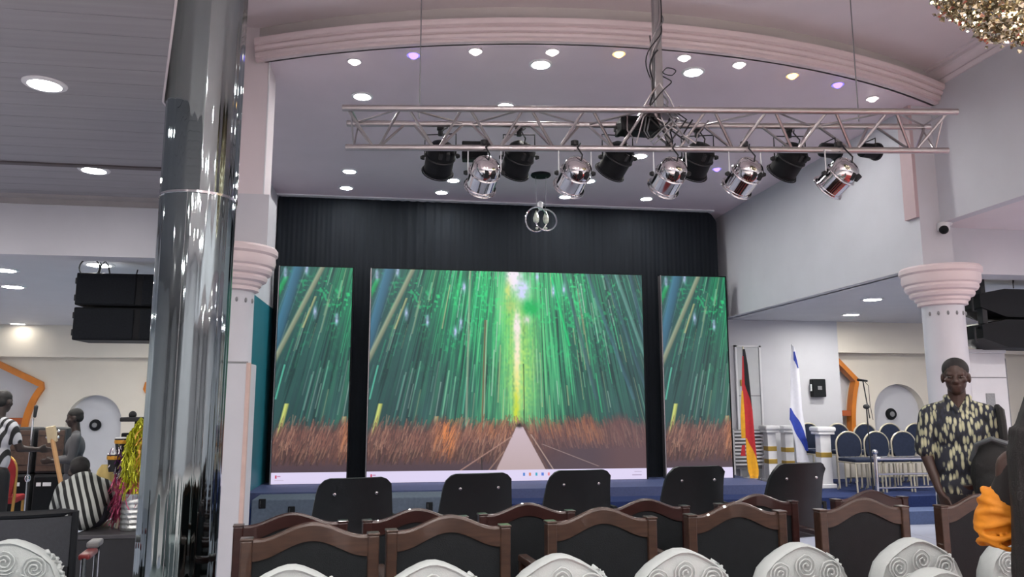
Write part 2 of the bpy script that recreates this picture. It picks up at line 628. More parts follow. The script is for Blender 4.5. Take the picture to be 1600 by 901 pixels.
# small round wall devices in the niches
for lbl, c, yy in (('small round black wall speaker in the right alcove niche', (8.35, 1.327), YR + 0.16), ('small round black wall speaker in the left alcove niche', (-5.22, 1.13), YLB + 0.16)):
    t = thing('wall_speaker', lbl, 'speaker', (c[0], yy, c[1]), 0, 'round wall speakers')
    MB().lathe([(0.095, 0), (0.1, -0.02), (0.085, -0.05), (0.05, -0.055)], 24, ax='y').build('housing', BLACKP, t, True)
    MB().lathe([(0.045, -0.055), (0.04, -0.062), (0.01, -0.066)], 16, ax='y').build('cone', GREYP, t, True)

# ------------------------------------------------------------------ columns
def white_column(x, y, label, boxed=True):
    t = thing('white_column', label, 'column', (x, y, 0))
    MB().bevbox(-0.25, 0.25, -0.25, 0.25, 0, 0.09, 0.012).build('base', WHITE, t)
    if boxed:
        MB().bevbox(-0.205, 0.205, -0.205, 0.205, 0.09, 1.84, 0.008).build('pedestal', WHITE, t)
        MB().box(-0.207, 0.207, -0.209, -0.2, 1.835, 1.85).build('joint', GREYP, t)
        for sx in (-1, 1):
            MB().box(sx * 0.212 - 0.016, sx * 0.212 + 0.016, -0.214, -0.17, 0.1, 1.84).build('corner_strip', mat('pink_strip', (206, 180, 172), 0.5), t)
    MB().lathe([(0.193, 1.84 if boxed else 0.09), (0.19, 2.5)], 40).build('shaft', WHITE, t, True)
    for k in range(7):
        a = R(-90 - 75 + 25 * k)
        MB().ball((0.192 * math.cos(a), 0.192 * math.sin(a), 2.38), (0.012, 0.012, 0.022), 8, 6).build('dimple', GREYP, t, True)
    p = [(0.19, 2.46), (0.225, 2.47), (0.225, 2.50), (0.245, 2.515), (0.25, 2.54), (0.285, 2.555), (0.295, 2.58), (0.29, 2.60), (0.32, 2.615), (0.335, 2.645), (0.33, 2.67), (0.35, 2.685), (0.36, 2.72), (0.355, 2.77), (0.375, 2.79), (0.375, 2.83), (0.36, 2.85)]
    MB().lathe(p, 48).build('capital', MOULD, t, True, 25)
    return t


cl = white_column(-1.44, 6.92, 'white column with ringed capital partly hidden behind the mirrored column')
MB().bevbox(0.08 - 0.2, 0.15 - 0.2, -0.222, -0.2, 1.36, 1.5, 0.006).build('socket', GREYP, cl)
white_column(5.40, 6.92, 'white column with ringed capital behind the standing man', False)

# mirrored steel column: gently faceted sheets around a post
t = thing('mirrored_column', 'tall polished mirror steel column in the left foreground', 'column', (-1.2, 4.72, 0))


def sheet(z0, z1, seed, name):
    rnd = random.Random(seed)
    ph = [rnd.uniform(0, 6.28) for _ in range(8)]
    mb = MB()
    N, Mz = 128, 24
    vs = []
    for i in range(Mz + 1):
        z = z0 + (z1 - z0) * i / Mz
        for k in range(N):
            a = 2 * math.pi * k / N
            r = 0.216 + 0.0017 * math.sin(9 * a + ph[0] + 0.5 * z) + 0.0013 * math.sin(17 * a + ph[1] + 0.8 * math.sin(z + ph[2])) + 0.0012 * math.sin(4 * a + ph[3]) + 0.0009 * math.sin(31 * a + ph[4])
            vs.append((r * math.cos(a), r * math.sin(a), z))
    fs = []
    for i in range(Mz):
        for k in range(N):
            fs.append((i * N + k, i * N + (k + 1) % N, (i + 1) * N + (k + 1) % N, (i + 1) * N + k))
    return mb.add(vs, fs).build(name, STEEL, t, True, 60)


sheet(0, 2.71, 3, 'lower_sheet')
sheet(2.71, ZL + 1.6, 5, 'upper_sheet')
MB().lathe([(0.215, 2.70), (0.2205, 2.703), (0.2205, 2.717), (0.215, 2.72)], 64).build('joint_band', CHROME, t, True)
MB().tube([(0.2195 * math.cos(R(-92)), 0.2195 * math.sin(R(-92)), z) for z in (0.0, 1.3, 2.7)], 0.0015, 4).build('seam', GREYP, t)

# ------------------------------------------------------------------ LED screens
SW, SH = 560, 420


def bamboo():
    rs = np.random.RandomState(11)
    u = (np.arange(SW + 1) / SW)[None, :].repeat(SH + 1, 0)
    v = (np.arange(SH + 1) / SH)[:, None].repeat(SW + 1, 1)

    def C(*c):
        return np.array(c, float)

    def mix(a, b, t):
        return a + (b - a) * np.clip(t, 0, 1)[..., None]

    def vnoise(x, y, nx, ny):
        """value noise on arbitrary coordinates in 0..1"""
        g = rs.rand(ny + 2, nx + 2)
        x = np.clip(x, 0, 0.9999) * nx
        y = np.clip(y, 0, 0.9999) * ny
        xi = x.astype(int)
        yi = y.astype(int)
        fx = x - xi
        fy = y - yi
        fx = fx * fx * (3 - 2 * fx)
        return (g[yi, xi] * (1 - fx) + g[yi, xi + 1] * fx) * (1 - fy) + (g[yi + 1, xi] * (1 - fx) + g[yi + 1, xi + 1] * fx) * fy
    # stems fan out from the foot: coordinate along the ground line for every point
    kk = 0.36 * (0.78 - v)
    foot = (u - 0.54 * kk) / (1 - kk)
    f01 = (foot + 0.3) / 1.6
    fine = vnoise(f01, v, 420, 7)
    mid = vnoise(f01, v, 170, 5)
    wide = vnoise(f01, v, 46, 3)
    cen = np.exp(-((u - 0.535) / 0.25) ** 2)
    cen2 = np.exp(-((u - 0.50) / 0.36) ** 2)
    top = np.clip(1.05 - v / 0.62, 0, 1)
    lum = np.clip(0.14 + 0.70 * cen + 0.75 * cen2 * top, 0, 1.25)
    st = np.clip((0.55 * fine + 0.45 * mid) * 1.7 - 0.42, 0, 1)
    img = np.zeros((SH + 1, SW + 1, 3)) + C(40, 66, 70)
    img = mix(img, C(60, 92, 98), wide * 0.7)
    img = mix(img, C(24, 140, 92), lum * (0.35 + 0.65 * st))
    img = mix(img, C(14, 196, 106), np.clip(lum - 0.45, 0, 1) * st * 1.5 * np.clip(1.2 - v, 0, 1))
    img = mix(img, C(132, 218, 158), cen * np.clip(st - 0.3, 0, 1) * 1.25)
    img = mix(img, C(118, 206, 140), np.exp(-((u - 0.545) / 0.11) ** 2) * 0.55)
    # dark gaps between stems
    gap = np.clip((0.38 - vnoise(f01, v, 330, 4)) * 4, 0, 1)
    img = mix(img, C(24, 52, 52), gap * 0.75)
    # leaves: dabs of light high up
    l1 = vnoise(u, v, 150, 90)
    l2 = vnoise(u, v, 26, 14)
    leaf = np.clip((l1 - 0.60) * 5, 0, 1) * np.clip((l2 - 0.30) * 3, 0, 1) * np.clip(1.15 - v * 1.8, 0, 1) * np.clip(lum * 1.6, 0, 1)
    img = mix(img, C(48, 232, 136), leaf * 0.7)
    # long thin glints
    for k in range(230):
        ub = rs.uniform(-0.3, 1.25)
        v0 = rs.uniform(-0.1, 0.6)
        v1 = v0 + rs.uniform(0.06, 0.3)
        kx = 0.36 * (0.78 - v) + 0.0
        cx = ub + (0.54 - ub) * kx
        w = 0.0012 + 0.0014 * rs.rand()
        g = np.exp(-((u - cx) / w) ** 2) * ((v > v0) & (v < min(v1, 0.76)))
        c = [C(150, 222, 180), C(60, 214, 136), C(190, 210, 196), C(206, 204, 150), C(90, 190, 160)][rs.randint(5)]
        img = mix(img, c, g * rs.uniform(0.3, 0.8) * np.clip(0.45 + lum, 0, 1))

    def stem(u0, v0, u1, v1, w, c, s=0.95):
        nonlocal img
        t = (v - v0) / (v1 - v0)
        cx = u0 + (u1 - u0) * t
        g = np.clip(1.8 - np.abs(u - cx) / w * 1.8, 0, 1) * ((v >= min(v0, v1)) & (v <= max(v0, v1))) * s
        sh = 1.05 - 0.3 * np.clip((u - cx) / w, -1, 1)
        img = img * (1 - g[..., None]) + (c[None, None] * sh[..., None]) * g[..., None]
    stem(0.062, 0.0, -0.012, 0.40, 0.026, C(58, 104, 128))
    stem(0.022, 0.05, -0.01, 0.15, 0.012, C(30, 160, 90), 0.8)
    stem(0.145, 0.0, -0.012, 0.46, 0.0125, C(136, 144, 120))
    stem(0.125, 0.14, 0.085, 0.29, 0.005, C(170, 170, 120), 0.8)
    stem(0.03, 0.46, 0.004, 0.62, 0.004, C(90, 190, 160), 0.8)
    stem(0.042, 0.64, 0.018, 0.79, 0.010, C(190, 196, 104), 0.95)
    stem(0.018, 0.79, 0.004, 0.88, 0.004, C(176, 150, 110), 0.6)
    stem(0.238, 0.70, 0.232, 0.77, 0.010, C(190, 186, 130), 0.75)
    stem(0.352, 0.0, 0.342, 0.75, 0.0055, C(170, 176, 150), 0.6)
    stem(0.408, 0.24, 0.398, 0.76, 0.004, C(126, 84, 60), 0.75)
    stem(0.414, 0.24, 0.404, 0.76, 0.003, C(206, 196, 170), 0.6)
    for a, b, c in ((0.70, 0.82, C(58, 88, 96)), (0.79, 0.96, C(62, 98, 112)), (0.86, 1.02, C(54, 82, 96)), (0.90, 1.06, C(100, 150, 140)), (0.955, 1.05, C(60, 86, 104))):
        stem(a, 0.0, b, 0.62, 0.010, c, 0.7)
    stem(0.655, 0.02, 0.72, 0.36, 0.006, C(20, 190, 110), 0.8)

    def blob(u0, v0, su, sv, c, s):
        nonlocal img
        img = mix(img, c, np.exp(-((u - u0) / su) ** 2 - ((v - v0) / sv) ** 2) * s * (0.55 + 0.9 * l1))
    blob(0.525, 0.20, 0.05, 0.14, C(150, 226, 100), 0.75)
    blob(0.535, 0.47, 0.055, 0.25, C(176, 228, 116), 0.85)
    blob(0.512, 0.02, 0.026, 0.07, C(250, 240, 250), 1.4)
    blob(0.545, 0.09, 0.022, 0.05, C(214, 220, 255), 1.2)
    blob(0.49, 0.10, 0.012, 0.05, C(206, 226, 130), 0.9)
    blob(0.50, 0.17, 0.02, 0.03, C(176, 206, 120), 0.8)
    blob(0.575, 0.175, 0.026, 0.035, C(8, 180, 92), 1.2)
    blob(0.525, 0.27, 0.012, 0.07, C(250, 236, 240), 1.3)
    blob(0.56, 0.235, 0.014, 0.02, C(214, 220, 210), 0.9)
    blob(0.525, 0.40, 0.010, 0.12, C(255, 240, 222), 1.2)
    blob(0.525, 0.55, 0.010, 0.12, C(246, 238, 160), 1.0)
    blob(0.522, 0.67, 0.010, 0.10, C(206, 222, 60), 1.0)
    stem(0.548, 0.45, 0.552, 0.745, 0.0025, C(40, 70, 40), 0.8)
    for uu, vv in ((0.125, 0.215), (0.018, 0.03), (0.20, 0.245), (0.32, 0.26), (0.30, 0.30), (0.33, 0.08), (0.70, 0.08), (0.66, 0.09), (0.60, 0.02), (0.09, 0.01)):
        blob(uu, vv, 0.006, 0.025, C(190, 200, 240), 0.9)
    # dry grass
    n5 = vnoise(u, 0 * v, 24, 1)
    n6 = vnoise(u, 0 * v, 70, 1)
    hump = 0.752 - 0.035 * np.exp(-((u - 0.26) / 0.05) ** 2) - 0.05 * np.exp(-((u - 0.76) / 0.06) ** 2) - 0.06 * np.exp(-((u - 0.90) / 0.05) ** 2) - 0.03 * n5 - 0.02 * n6 + 0.02 * np.exp(-((u - 0.03) / 0.06) ** 2)
    gm = np.clip((v - hump) / 0.05, 0, 1)
    gn = vnoise(u + 0.15 * v, v, 130, 60)
    gcol = mix(np.zeros_like(img) + C(112, 76, 70), C(84, 58, 58), gn)
    gcol = mix(gcol, C(78, 62, 70), np.clip((v - 0.86) / 0.08, 0, 1))
    gcol = mix(gcol, C(84, 68, 76), np.clip((u - 0.55) / 0.2, 0, 1) * np.clip((v - 0.80) / 0.06, 0, 1))
    gcol = mix(gcol, C(104, 76, 78), np.clip((u - 0.80) / 0.1, 0, 1) * 0.7)
    img = img * (1 - gm[..., None]) + gcol * gm[..., None]
    for k in range(2600):
        u0 = rs.rand()
        v0 = 0.775 + 0.15 * rs.rand()
        if u0 > 0.56 and v0 > 0.86:
            continue
        L = 0.03 + 0.06 * rs.rand()
        sl = (0.05 + 0.5 * rs.rand()) * (1 if u0 < 0.5 else -0.8)
        i0 = int(max(0, (v0 - L) * SH))
        i1 = int(min(SH * 0.94, v0 * SH))
        hot = 1.3 * math.exp(-((u0 - 0.265) / 0.035) ** 2) + 0.6 * math.exp(-((u0 - 0.44) / 0.07) ** 2) * (v0 < 0.83) + 0.5 * math.exp(-((u0 - 0.66) / 0.09) ** 2) * (v0 < 0.82) + 0.5 * math.exp(-((u0 - 0.8) / 0.05) ** 2) * (v0 < 0.84)
        hot *= max(0, 1 - max(0, v0 - 0.85) * 10)
        rr = rs.rand()
        base = C(142, 96, 84) if rr < 0.4 else (C(86, 62, 60) if rr < 0.8 else C(184, 142, 120))
        if u0 > 0.6:
            base = base * 0.45 + C(92, 72, 78) * 0.55
        base = base * (1 - 0.4 * min(1, max(0, (v0 - 0.86) / 0.08)))
        c = base + (C(250, 148, 78) - base) * min(1, hot * rs.rand() * 0.95)
        w = 0.0010 + 0.0012 * rs.rand()
        cx = u0 + sl * (v0 - v[i0:i1, :1]) * 0.75
        j0 = int(max(0, (min(u0, u0 + sl * L) - 0.01) * SW))
        j1 = int(min(SW, (max(u0, u0 + sl * L) + 0.01) * SW)) + 1
        if j1 <= j0 or i1 <= i0:
            continue
        g = np.exp(-((u[i0:i1, j0:j1] - cx) / w) ** 2) * 0.7
        img[i0:i1, j0:j1] = img[i0:i1, j0:j1] * (1 - g[..., None]) + c * g[..., None]
    # path and rails
    t = np.clip((v - 0.748) / 0.2, 0, 1)
    pl = 0.522 - 0.072 * t
    pr = 0.545 + 0.082 * t
    img = mix(img, mix(np.zeros_like(img) + C(206, 186, 196), C(190, 168, 170), t), ((u > pl) & (u < pr) & (v > 0.748)).astype(float))
    img = mix(img, C(110, 84, 78), np.clip(1 - np.abs(u - pr - 0.006) / 0.009, 0, 1) * (v > 0.77) * 0.8)
    img = mix(img, C(112, 84, 78), np.clip(1 - np.abs(u - pl + 0.005) / 0.007, 0, 1) * (v > 0.77) * 0.8)
    stem(0.505, 0.795, 0.325, 0.948, 0.0055, C(164, 128, 116), 0.9)
    stem(0.48, 0.86, 0.425, 0.948, 0.004, C(150, 118, 104), 0.85)
    stem(0.397, 0.89, 0.399, 0.948, 0.003, C(44, 36, 38), 0.85)
    stem(0.575, 0.785, 0.655, 0.948, 0.0035, C(166, 144, 134), 0.9)
    stem(0.615, 0.83, 0.825, 0.938, 0.005, C(146, 126, 122), 0.9)
    stem(0.655, 0.945, 0.825, 0.938, 0.002, C(130, 116, 114), 0.0)
    blob(0.532, 0.742, 0.010, 0.010, C(40, 34, 36), 1.2)
    # bar along the bottom with tiny icons
    img[v > 0.948] = C(226, 216, 246)

    def rect(u0, v0, w, h, c):
        img[(u > u0) & (u < u0 + w) & (v > v0) & (v < v0 + h)] = c
    rect(0.014, 0.960, 0.004, 0.014, C(200, 60, 90))
    rect(0.020, 0.963, 0.012, 0.004, C(190, 130, 170))
    rect(0.012, 0.982, 0.030, 0.003, C(200, 184, 214))
    for uu, cc in ((0.545, C(70, 130, 210)), (0.567, C(220, 130, 80)), (0.59, C(60, 170, 200)), (0.612, C(90, 130, 220)), (0.634, C(230, 140, 150))):
        rect(uu, 0.964, 0.008, 0.014, cc)
    rect(0.955, 0.962, 0.026, 0.003, C(180, 164, 196))
    rect(0.945, 0.978, 0.036, 0.003, C(180, 164, 196))
    img = np.clip(img, 0, 255) / 255.0
    return np.where(img <= 0.04045, img / 12.92, ((img + 0.055) / 1.055) ** 2.4)


def display_mat():
    m = bpy.data.materials.new('led_display')
    m.use_nodes = True
    nt = m.node_tree
    b = nt.nodes['Principled BSDF']
    b.inputs['Base Color'].default_value = (0.01, 0.01, 0.012, 1)
    b.inputs['Roughness'].default_value = 0.6
    a = nt.nodes.new('ShaderNodeAttribute')
    a.attribute_name = 'picture'
    nt.links.new(a.outputs['Color'], b.inputs['Emission Color'])
    b.inputs['Emission Strength'].default_value = 0.95
    return m


PIC = bamboo()
DISP = display_mat()


def led_screen(x0, x1, u1, label):
    z0, z1, y = 0.42, 3.42, 11.0
    t = thing('led_screen', label, 'screen', ((x0 + x1) / 2, y, z0), 0, 'LED screens on stage')
    w = (x1 - x0) / 2
    MB().box(-w, w, 0.02, 0.11, 0, z1 - z0).build('cabinet', BLACKP, t)
    nx = int(round(SW * u1))
    sub = PIC[:, :nx + 1]
    gx, gz = np.meshgrid(np.linspace(-w + 0.006, w - 0.006, nx + 1), np.linspace(z1 - z0 - 0.006, 0.004, SH + 1))
    co = np.stack([gx, np.full_like(gx, 0.0), gz], -1).reshape(-1, 3)
    idx = np.arange(co.shape[0]).reshape(SH + 1, nx + 1)
    fc = np.stack([idx[:-1, :-1], idx[1:, :-1], idx[1:, 1:], idx[:-1, 1:]], -1).reshape(-1, 4)
    me = bpy.data.meshes.new('display')
    me.vertices.add(len(co))
    me.vertices.foreach_set('co', co.ravel())
    me.loops.add(fc.size)
    me.loops.foreach_set('vertex_index', fc.ravel().astype(np.int32))
    me.polygons.add(len(fc))
    me.polygons.foreach_set('loop_start', (np.arange(len(fc)) * 4).astype(np.int32))
    me.update(calc_edges=True)
    at = me.attributes.new('picture', 'FLOAT_COLOR', 'POINT')
    rgba = np.ones((co.shape[0], 4))
    rgba[:, :3] = sub.reshape(-1, 3)
    at.data.foreach_set('color', rgba.ravel())
    me.materials.append(DISP)
    link('display', me, t)
    for a, b in ((-w - 0.012, -w), (w, w + 0.012)):
        MB().box(a, b, -0.008, 0.11, 0, z1 - z0).build('side_rail', BLACKP if a > 0 else ALU, t)
    MB().box(-w - 0.012, w + 0.012, 0.0, 0.11, z1 - z0, z1 - z0 + 0.012).build('top_rail', BLACKP, t)
    return t


led_screen(-1.655, -0.645, 0.25, 'narrow LED screen left of the big bamboo forest screen')
led_screen(-0.385, 3.625, 1.0, 'large central LED screen showing a bamboo forest path')
led_screen(3.92, 4.945, 0.25, 'narrow LED screen at right beside the German flag')

# black backdrop curtain
mb = MB()
N = 420
vs = []
xs = [XL + 0.02 + (4.97 - XL - 0.02) * k / N for k in range(N + 1)]
for i, zz in enumerate((0.42, 2.0, 3.4, 4.0, 4.3, 4.505)):
    for x in xs:
        z = zz
        if zz > 4.3:
            z = zz - max(0, (x - 4.80) / 0.17) ** 2.5 * 0.16
        amp = 0.003 + 0.014 * max(0, math.sin(x * 2.6 + 1.1)) * max(0, math.sin(x * 0.9 + 0.8)) ** 0.5
        vs.append((x, 11.3 + amp * math.sin(x * 38 + 2.2 * math.sin(x * 2.3)) + 0.003 * math.sin(x * 91), z))
fs = [(i * (N + 1) + k, i * (N + 1) + k + 1, (i + 1) * (N + 1) + k + 1, (i + 1) * (N + 1) + k) for i in range(5) for k in range(N)]
tag(mb.add(vs, fs).build('backdrop_curtain', CURTAIN, None, True, 180), 'black pleated backdrop curtain behind the LED screens', 'curtain')
struct(MB().box(XL, 4.9, 11.2, 11.42, ZS - 0.018, ZS).build('trim_7', WHITEP))

# grey front blocks at the foot of the stage
for i, (a, b, hs) in enumerate(((-1.62, -0.12, ((-1.5, 0.36), (-1.17, 0.27))), (-0.10, 1.0, ((0.42, 0.29),)))):
    t = thing('stage_block', ['grey carpeted stage block below the left LED screen', 'grey carpeted stage block below the centre screen'][i], 'stage block', ((a + b) / 2, 9.75, 0), 0, 'grey blocks at the stage front')
    w = (b - a) / 2
    MB().bevbox(-w, w, -0.3, 0.27, 0, 0.405, 0.012).build('body', GREYCARPET, t)
    for hx, hz in hs:
        x = hx - (a + b) / 2
        MB().bevbox(x - 0.04, x + 0.04, -0.31, -0.29, hz - 0.055, hz + 0.055, 0.008).build('handle_cup', BLACKP, t)
        MB().tube([(x - 0.02, -0.31, hz + 0.035), (x - 0.02, -0.33, hz), (x - 0.02, -0.31, hz - 0.035)], 0.008, 6).build('handle', BLACK, t)

# ------------------------------------------------------------------ downlights
def downlight_proto(r, lens, name='downlight'):
    t = thing(name, 'x', 'light')
    MB().lathe([(r * 0.86, 0.0), (r * 0.86, -0.012), (r, -0.014), (r * 1.14, -0.006), (r * 1.16, 0.0)], 28).build('rim', WHITEP, t, True)
    MB().lathe([(r * 0.84, -0.002), (r * 0.84, -0.008), (r * 0.5, -0.010), (0.001, -0.011)], 28).build('lens', lens, t, True)
    return t


def downlights(r, lens, pts, group):
    p = downlight_proto(r, lens)
    for i, (loc, lbl) in enumerate(pts):
        put(p, i == 0, loc, 0, lbl, group)


zc = ZS
S = 'bright round downlight in the stage ceiling, '
downlights(0.092, LENS, [
    (at_z(566, 150, zc), S + 'left of the truss, nearest the pink pier'),
    (at_z(790, 165, zc), S + 'just above the truss, left of its mast'),
    (at_z(845, 100, zc), S + 'large one left of the mast near the moulding'),
    (at_z(1083, 112, zc), S + 'large one right of the mast near the moulding'),
    (at_z(1236, 195, zc), S + 'seen through the truss at right'),
    (at_z(546, 267, zc), S + 'upper of the pair below the truss left end'),
    (at_z(541, 293, zc), S + 'lower of the pair above the curtain left corner'),
    (at_z(708, 281, zc), S + 'between the first black and first silver stage lamps'),
    (at_z(690, 300, zc), S + 'just above the curtain below the first black lamp'),
    (at_z(920, 282, zc), S + 'touching the second silver stage lamp'),
    (at_z(883, 307, zc), S + 'just above the curtain right of the pendant'),
    (at_z(1010, 310, zc), S + 'just above the curtain at right'),
    (at_z(1000, 243, zc), S + 'just below the truss beside the mast'),
    (at_z(1058, 250, zc), S + 'just behind the third silver stage lamp'),
], 'stage ceiling downlights')
A = 'round downlight in the low grey left ceiling, '
downlights(0.1, LENS_L, [(at_z(70, 131, ZL), A + 'the nearer large one'), (at_z(147, 265, ZL), A + 'the farther small one')], 'left ceiling downlights')
B = 'oval looking downlight in the left alcove ceiling, '
downlights(0.125, LENS_A, [
    (at_z(155, 413, ZA), B + 'above the hanging loudspeakers'), (at_z(6, 421, ZA), B + 'upper one at the photo edge'),
    (at_z(20, 447, ZA), B + 'middle one at the photo edge'),     ((-4.25, 12.0, ZA), B + 'added unseen behind the loudspeakers'), ((-2.6, 10.0, ZA), B + 'added unseen behind the mirrored column'),  # lamps out of sight are added to brighten the alcove wall
    ((-3.4, 12.6, ZA), B + 'farther added one unseen behind the mirrored column'), ((-8.0, 12.4, ZA), B + 'far added one outside the photo edge'), ((-8.0, 9.6, ZA), B + 'near added one outside the photo edge')], 'left alcove downlights')
downlights(0.125, emat('dim_alcove_lens', (255, 246, 232), 26), [(at_z(28, 505, ZA), B + 'the farthest small one')], 'left alcove downlights')
B = 'round downlight in the right alcove ceiling, '
downlights(0.125, LENS_A, [
    (at_z(1363, 467, ZA), B + 'nearer of the two left of the column'), (at_z(1330, 491, ZA), B + 'farther of the two left of the column'),
    (at_z(1515, 448, ZA), B + 'just right of the column capital'), (at_z(1502, 476, ZA), B + 'beside the column shaft'), ((9.2, 9.0, ZA), B + 'behind the hanging loudspeakers')], 'right alcove downlights')
# the hall's own lamps over the seating, out of the picture
downlights(0.11, LENS_H, [((x, y, ZM), 'round downlight in the main ceiling above the seating') for x in (0.2, 1.8, 4.4) for y in (-6.5, -4.0, -1.5, 1.0)], 'main ceiling downlights')
downlights(0.1, LENS_H, [((x, y, ZL), 'round downlight in the low left ceiling beside the seating') for x in (-2.2, -4.2) for y in (-4.0, -1.0, 1.7)] + [((-4.4, 5.2, ZL), 'round downlight in the low left ceiling outside the photo edge')], 'left ceiling downlights out of view')
downlights(0.1, LENS_H, [((x, y, ZL), 'round downlight in the low right ceiling beside the seating') for x in (7.0, 9.2) for y in (-3.0, 1.0, 4.5)], 'right ceiling downlights out of view')


def spot_proto(lens):
    t = thing('spot_lamp', 'x', 'light')
    MB().lathe([(0.045, 0), (0.055, -0.01), (0.06, -0.012), (0.062, 0.0)], 16).build('rim', WHITEP, t, True)
    MB().lathe([(0.044, -0.004), (0.04, -0.02), (0.022, -0.036), (0.002, -0.042)], 12).build('lens', lens, t, True)
    return t


SPOT = {'w': spot_proto(LENS_W), 'b': spot_proto(LENS_B), 'o': spot_proto(LENS_O)}
used = set()
arcsp = [(554, 95, 'w', 'white, leftmost'), (646, 85, 'b', 'blue, second from left'), (743, 79, 'w', 'white, third from left'), (863, 80, 'w', 'white, left of the mast'),
         (967, 83, 'o', 'amber, left of the mast'), (1069, 89, 'w', 'white, just right of the mast'), (1155, 100, 'w', 'white, second right of the mast'),
         (1238, 117, 'o', 'amber, right of the mast'), (1309, 131, 'b', 'blue, at the right'), (1363, 153, 'w', 'white, rightmost'),
         (1120, 263, 'b', 'blue, low behind the truss')]
for px, py, kd, w in arcsp:
    put(SPOT[kd], kd not in used, at_z(px, py, ZS), 0, 'small pointed ceiling spot along the arched moulding, ' + w if py < 200 else 'small blue ceiling spot low behind the truss', 'small coloured ceiling spots')
    used.add(kd)

# ------------------------------------------------------------------ lighting truss
TA, TB = Vector((-0.42, 5.75, 3.43)), Vector((4.13, 5.15, 3.43))
td = (TB - TA)
TL = td.length
trz = math.atan2(td.y, td.x)
truss = thing('lighting_truss', 'long silver triangular lighting truss hanging over the stage front', 'truss', TA, trz)
HT, DT = 0.25, 0.16
CH = {'front': (-DT, HT), 'rear': (DT, HT), 'low': (0, 0)}
for nm, (yy, zz) in CH.items():
    sh = -0.03 if nm == 'rear' else 0.0
    MB().tube([(sh, yy, zz), (TL + 0.04 + sh, yy, zz)], 0.025, 14).build('chord', ALU, truss, True)
nb = 10
step = TL / nb
for s in (-1, 1):
    for k in range(nb):
        x0, x1, xm = k * step, (k + 1) * step, (k + 0.5) * step
        y = s * DT
        MB().tube([(x0 + 0.03, y, HT), (xm - 0.02, 0, 0)], 0.011, 6).build('brace', ALU, truss)
        MB().tube([(xm + 0.02, 0, 0), (x1 - 0.03, y, HT)], 0.011, 6).build('brace', ALU, truss)
for k in range(nb):
    x0, x1 = k * step, (k + 1) * step
    a, b = (-DT, DT) if k % 2 else (DT, -DT)
    MB().tube([(x0 + 0.02, a, HT), (x1 - 0.02, b, HT)], 0.008, 6).build('brace', ALU, truss)
for x in (0.06, TL - 0.06):
    for s in (-1, 1):
        MB().tube([(x, s * DT, HT), (x, 0, 0)], 0.007, 6).build('end_post', ALU, truss)
    MB().tube([(x, -DT, HT), (x, DT, HT)], 0.007, 6).build('end_post', ALU, truss)

TM = Matrix.Translation(TA) @ Matrix.Rotation(trz, 4, 'Z')


def on_truss(px, py, off=0.0):
    """point on the vertical plane of the truss (offset off behind it) seen at a pixel -> truss x, world"""
    r = ray(px, py)
    o = Vector((0, 0, CAM_H))
    nrm = Vector((-math.sin(trz), math.cos(trz), 0))
    t = ((TA - o).dot(nrm) + off) / r.dot(nrm)
    return o + r * t


# mast and cables
mp = on_truss(1030, 184)
mx, my = mp.x, mp.y
mast = thing('truss_mast', 'grey vertical mast with tangled cables holding the truss', 'mast', (mx, my, 3.70))
zt = ZM - 3.70
MB().bevbox(-0.03, 0.03, -0.03, 0.03, 0.02, zt, 0.006).build('pole', mat('mast_grey', (150, 148, 150), 0.45, 0.4), mast)
MB().bevbox(-0.15, 0.15, -0.1, 0.1, 0.0, 0.03, 0.008).build('clamp_plate', ALU, mast)
for sx in (-1, 1):
    MB().ball((sx * 0.13, -0.1, 0.015), 0.028).build('clamp_knob', CHROME, mast, True)
    MB().tube([(sx * 0.14, 0, 0.03), (sx * 0.08, -0.02, 0.14), (0, -0.03, 0.25)], 0.007, 6).build('stay', ALU, mast)
rnd = random.Random(4)
for k in range(9):
    pts = []
    ph, tw, r0 = rnd.uniform(0, 6.28), rnd.uniform(4, 9), rnd.uniform(0.035, 0.06)
    ztop = rnd.uniform(0.45, 0.7) if k > 2 else zt
    m = 40
    for i in range(m + 1):
        z = 0.02 + (ztop - 0.02) * i / m
        a = ph + tw * z + 0.6 * math.sin(9 * z + ph)
        rr = r0 + 0.05 * max(0, math.sin(7 * z + ph * 3)) * (k % 3 == 0) + 0.07 * max(0, 0.18 - z) / 0.18
        pts.append((rr * math.cos(a), rr * math.sin(a), z))
    MB().tube(pts, 0.007 if k % 2 else 0.005, 6).build('cable', [BLACK, ALU, GREYP][k % 3], mast, True)
for k in range(10):
    a, b = rnd.uniform(-0.22, 0.22), rnd.uniform(-0.25, 0.25)
    MB().tube([(a * 0.5, -0.08, 0.02), (a, -0.14 - 0.03 * rnd.random(), -0.08), (b, -0.1, -0.22 - 0.06 * rnd.random()), (b * 1.2, -0.02, -0.14), (b * 1.4 + 0.05, 0.0, -0.02)], 0.006, 6).build('cable', [BLACK, GREYP, ALU][k % 3], mast, True)
for k in range(1):
    lp = [(0.075 + (0.05 + 0.015 * math.sin(2 * t)) * math.cos(t), -0.05 + 0.02 * math.sin(t), 0.34 + 0.04 * math.sin(t)) for t in [i * 0.4 for i in range(17)]]
    MB().tube(lp, 0.004, 6).build('cable_loop', BLACK, mast, True)
MB().bevbox(-0.30, 0.02, 0.0, 0.16, -0.13, -0.01, 0.01).build('winch_box', BLACKP, mast)

for i, (px, w) in enumerate(((655, 'left'), (1342, 'right'))):
    p = on_truss(px, 190, 0.1)
    tag(MB().tube([(0, 0, 0), (0, 0, ZM - 3.70)], 0.005, 6).build('suspension_wire', GREYP, loc=(p.x, p.y, 3.70)), 'thin wire holding up the %s half of the truss' % w, 'wire', 'truss wires')


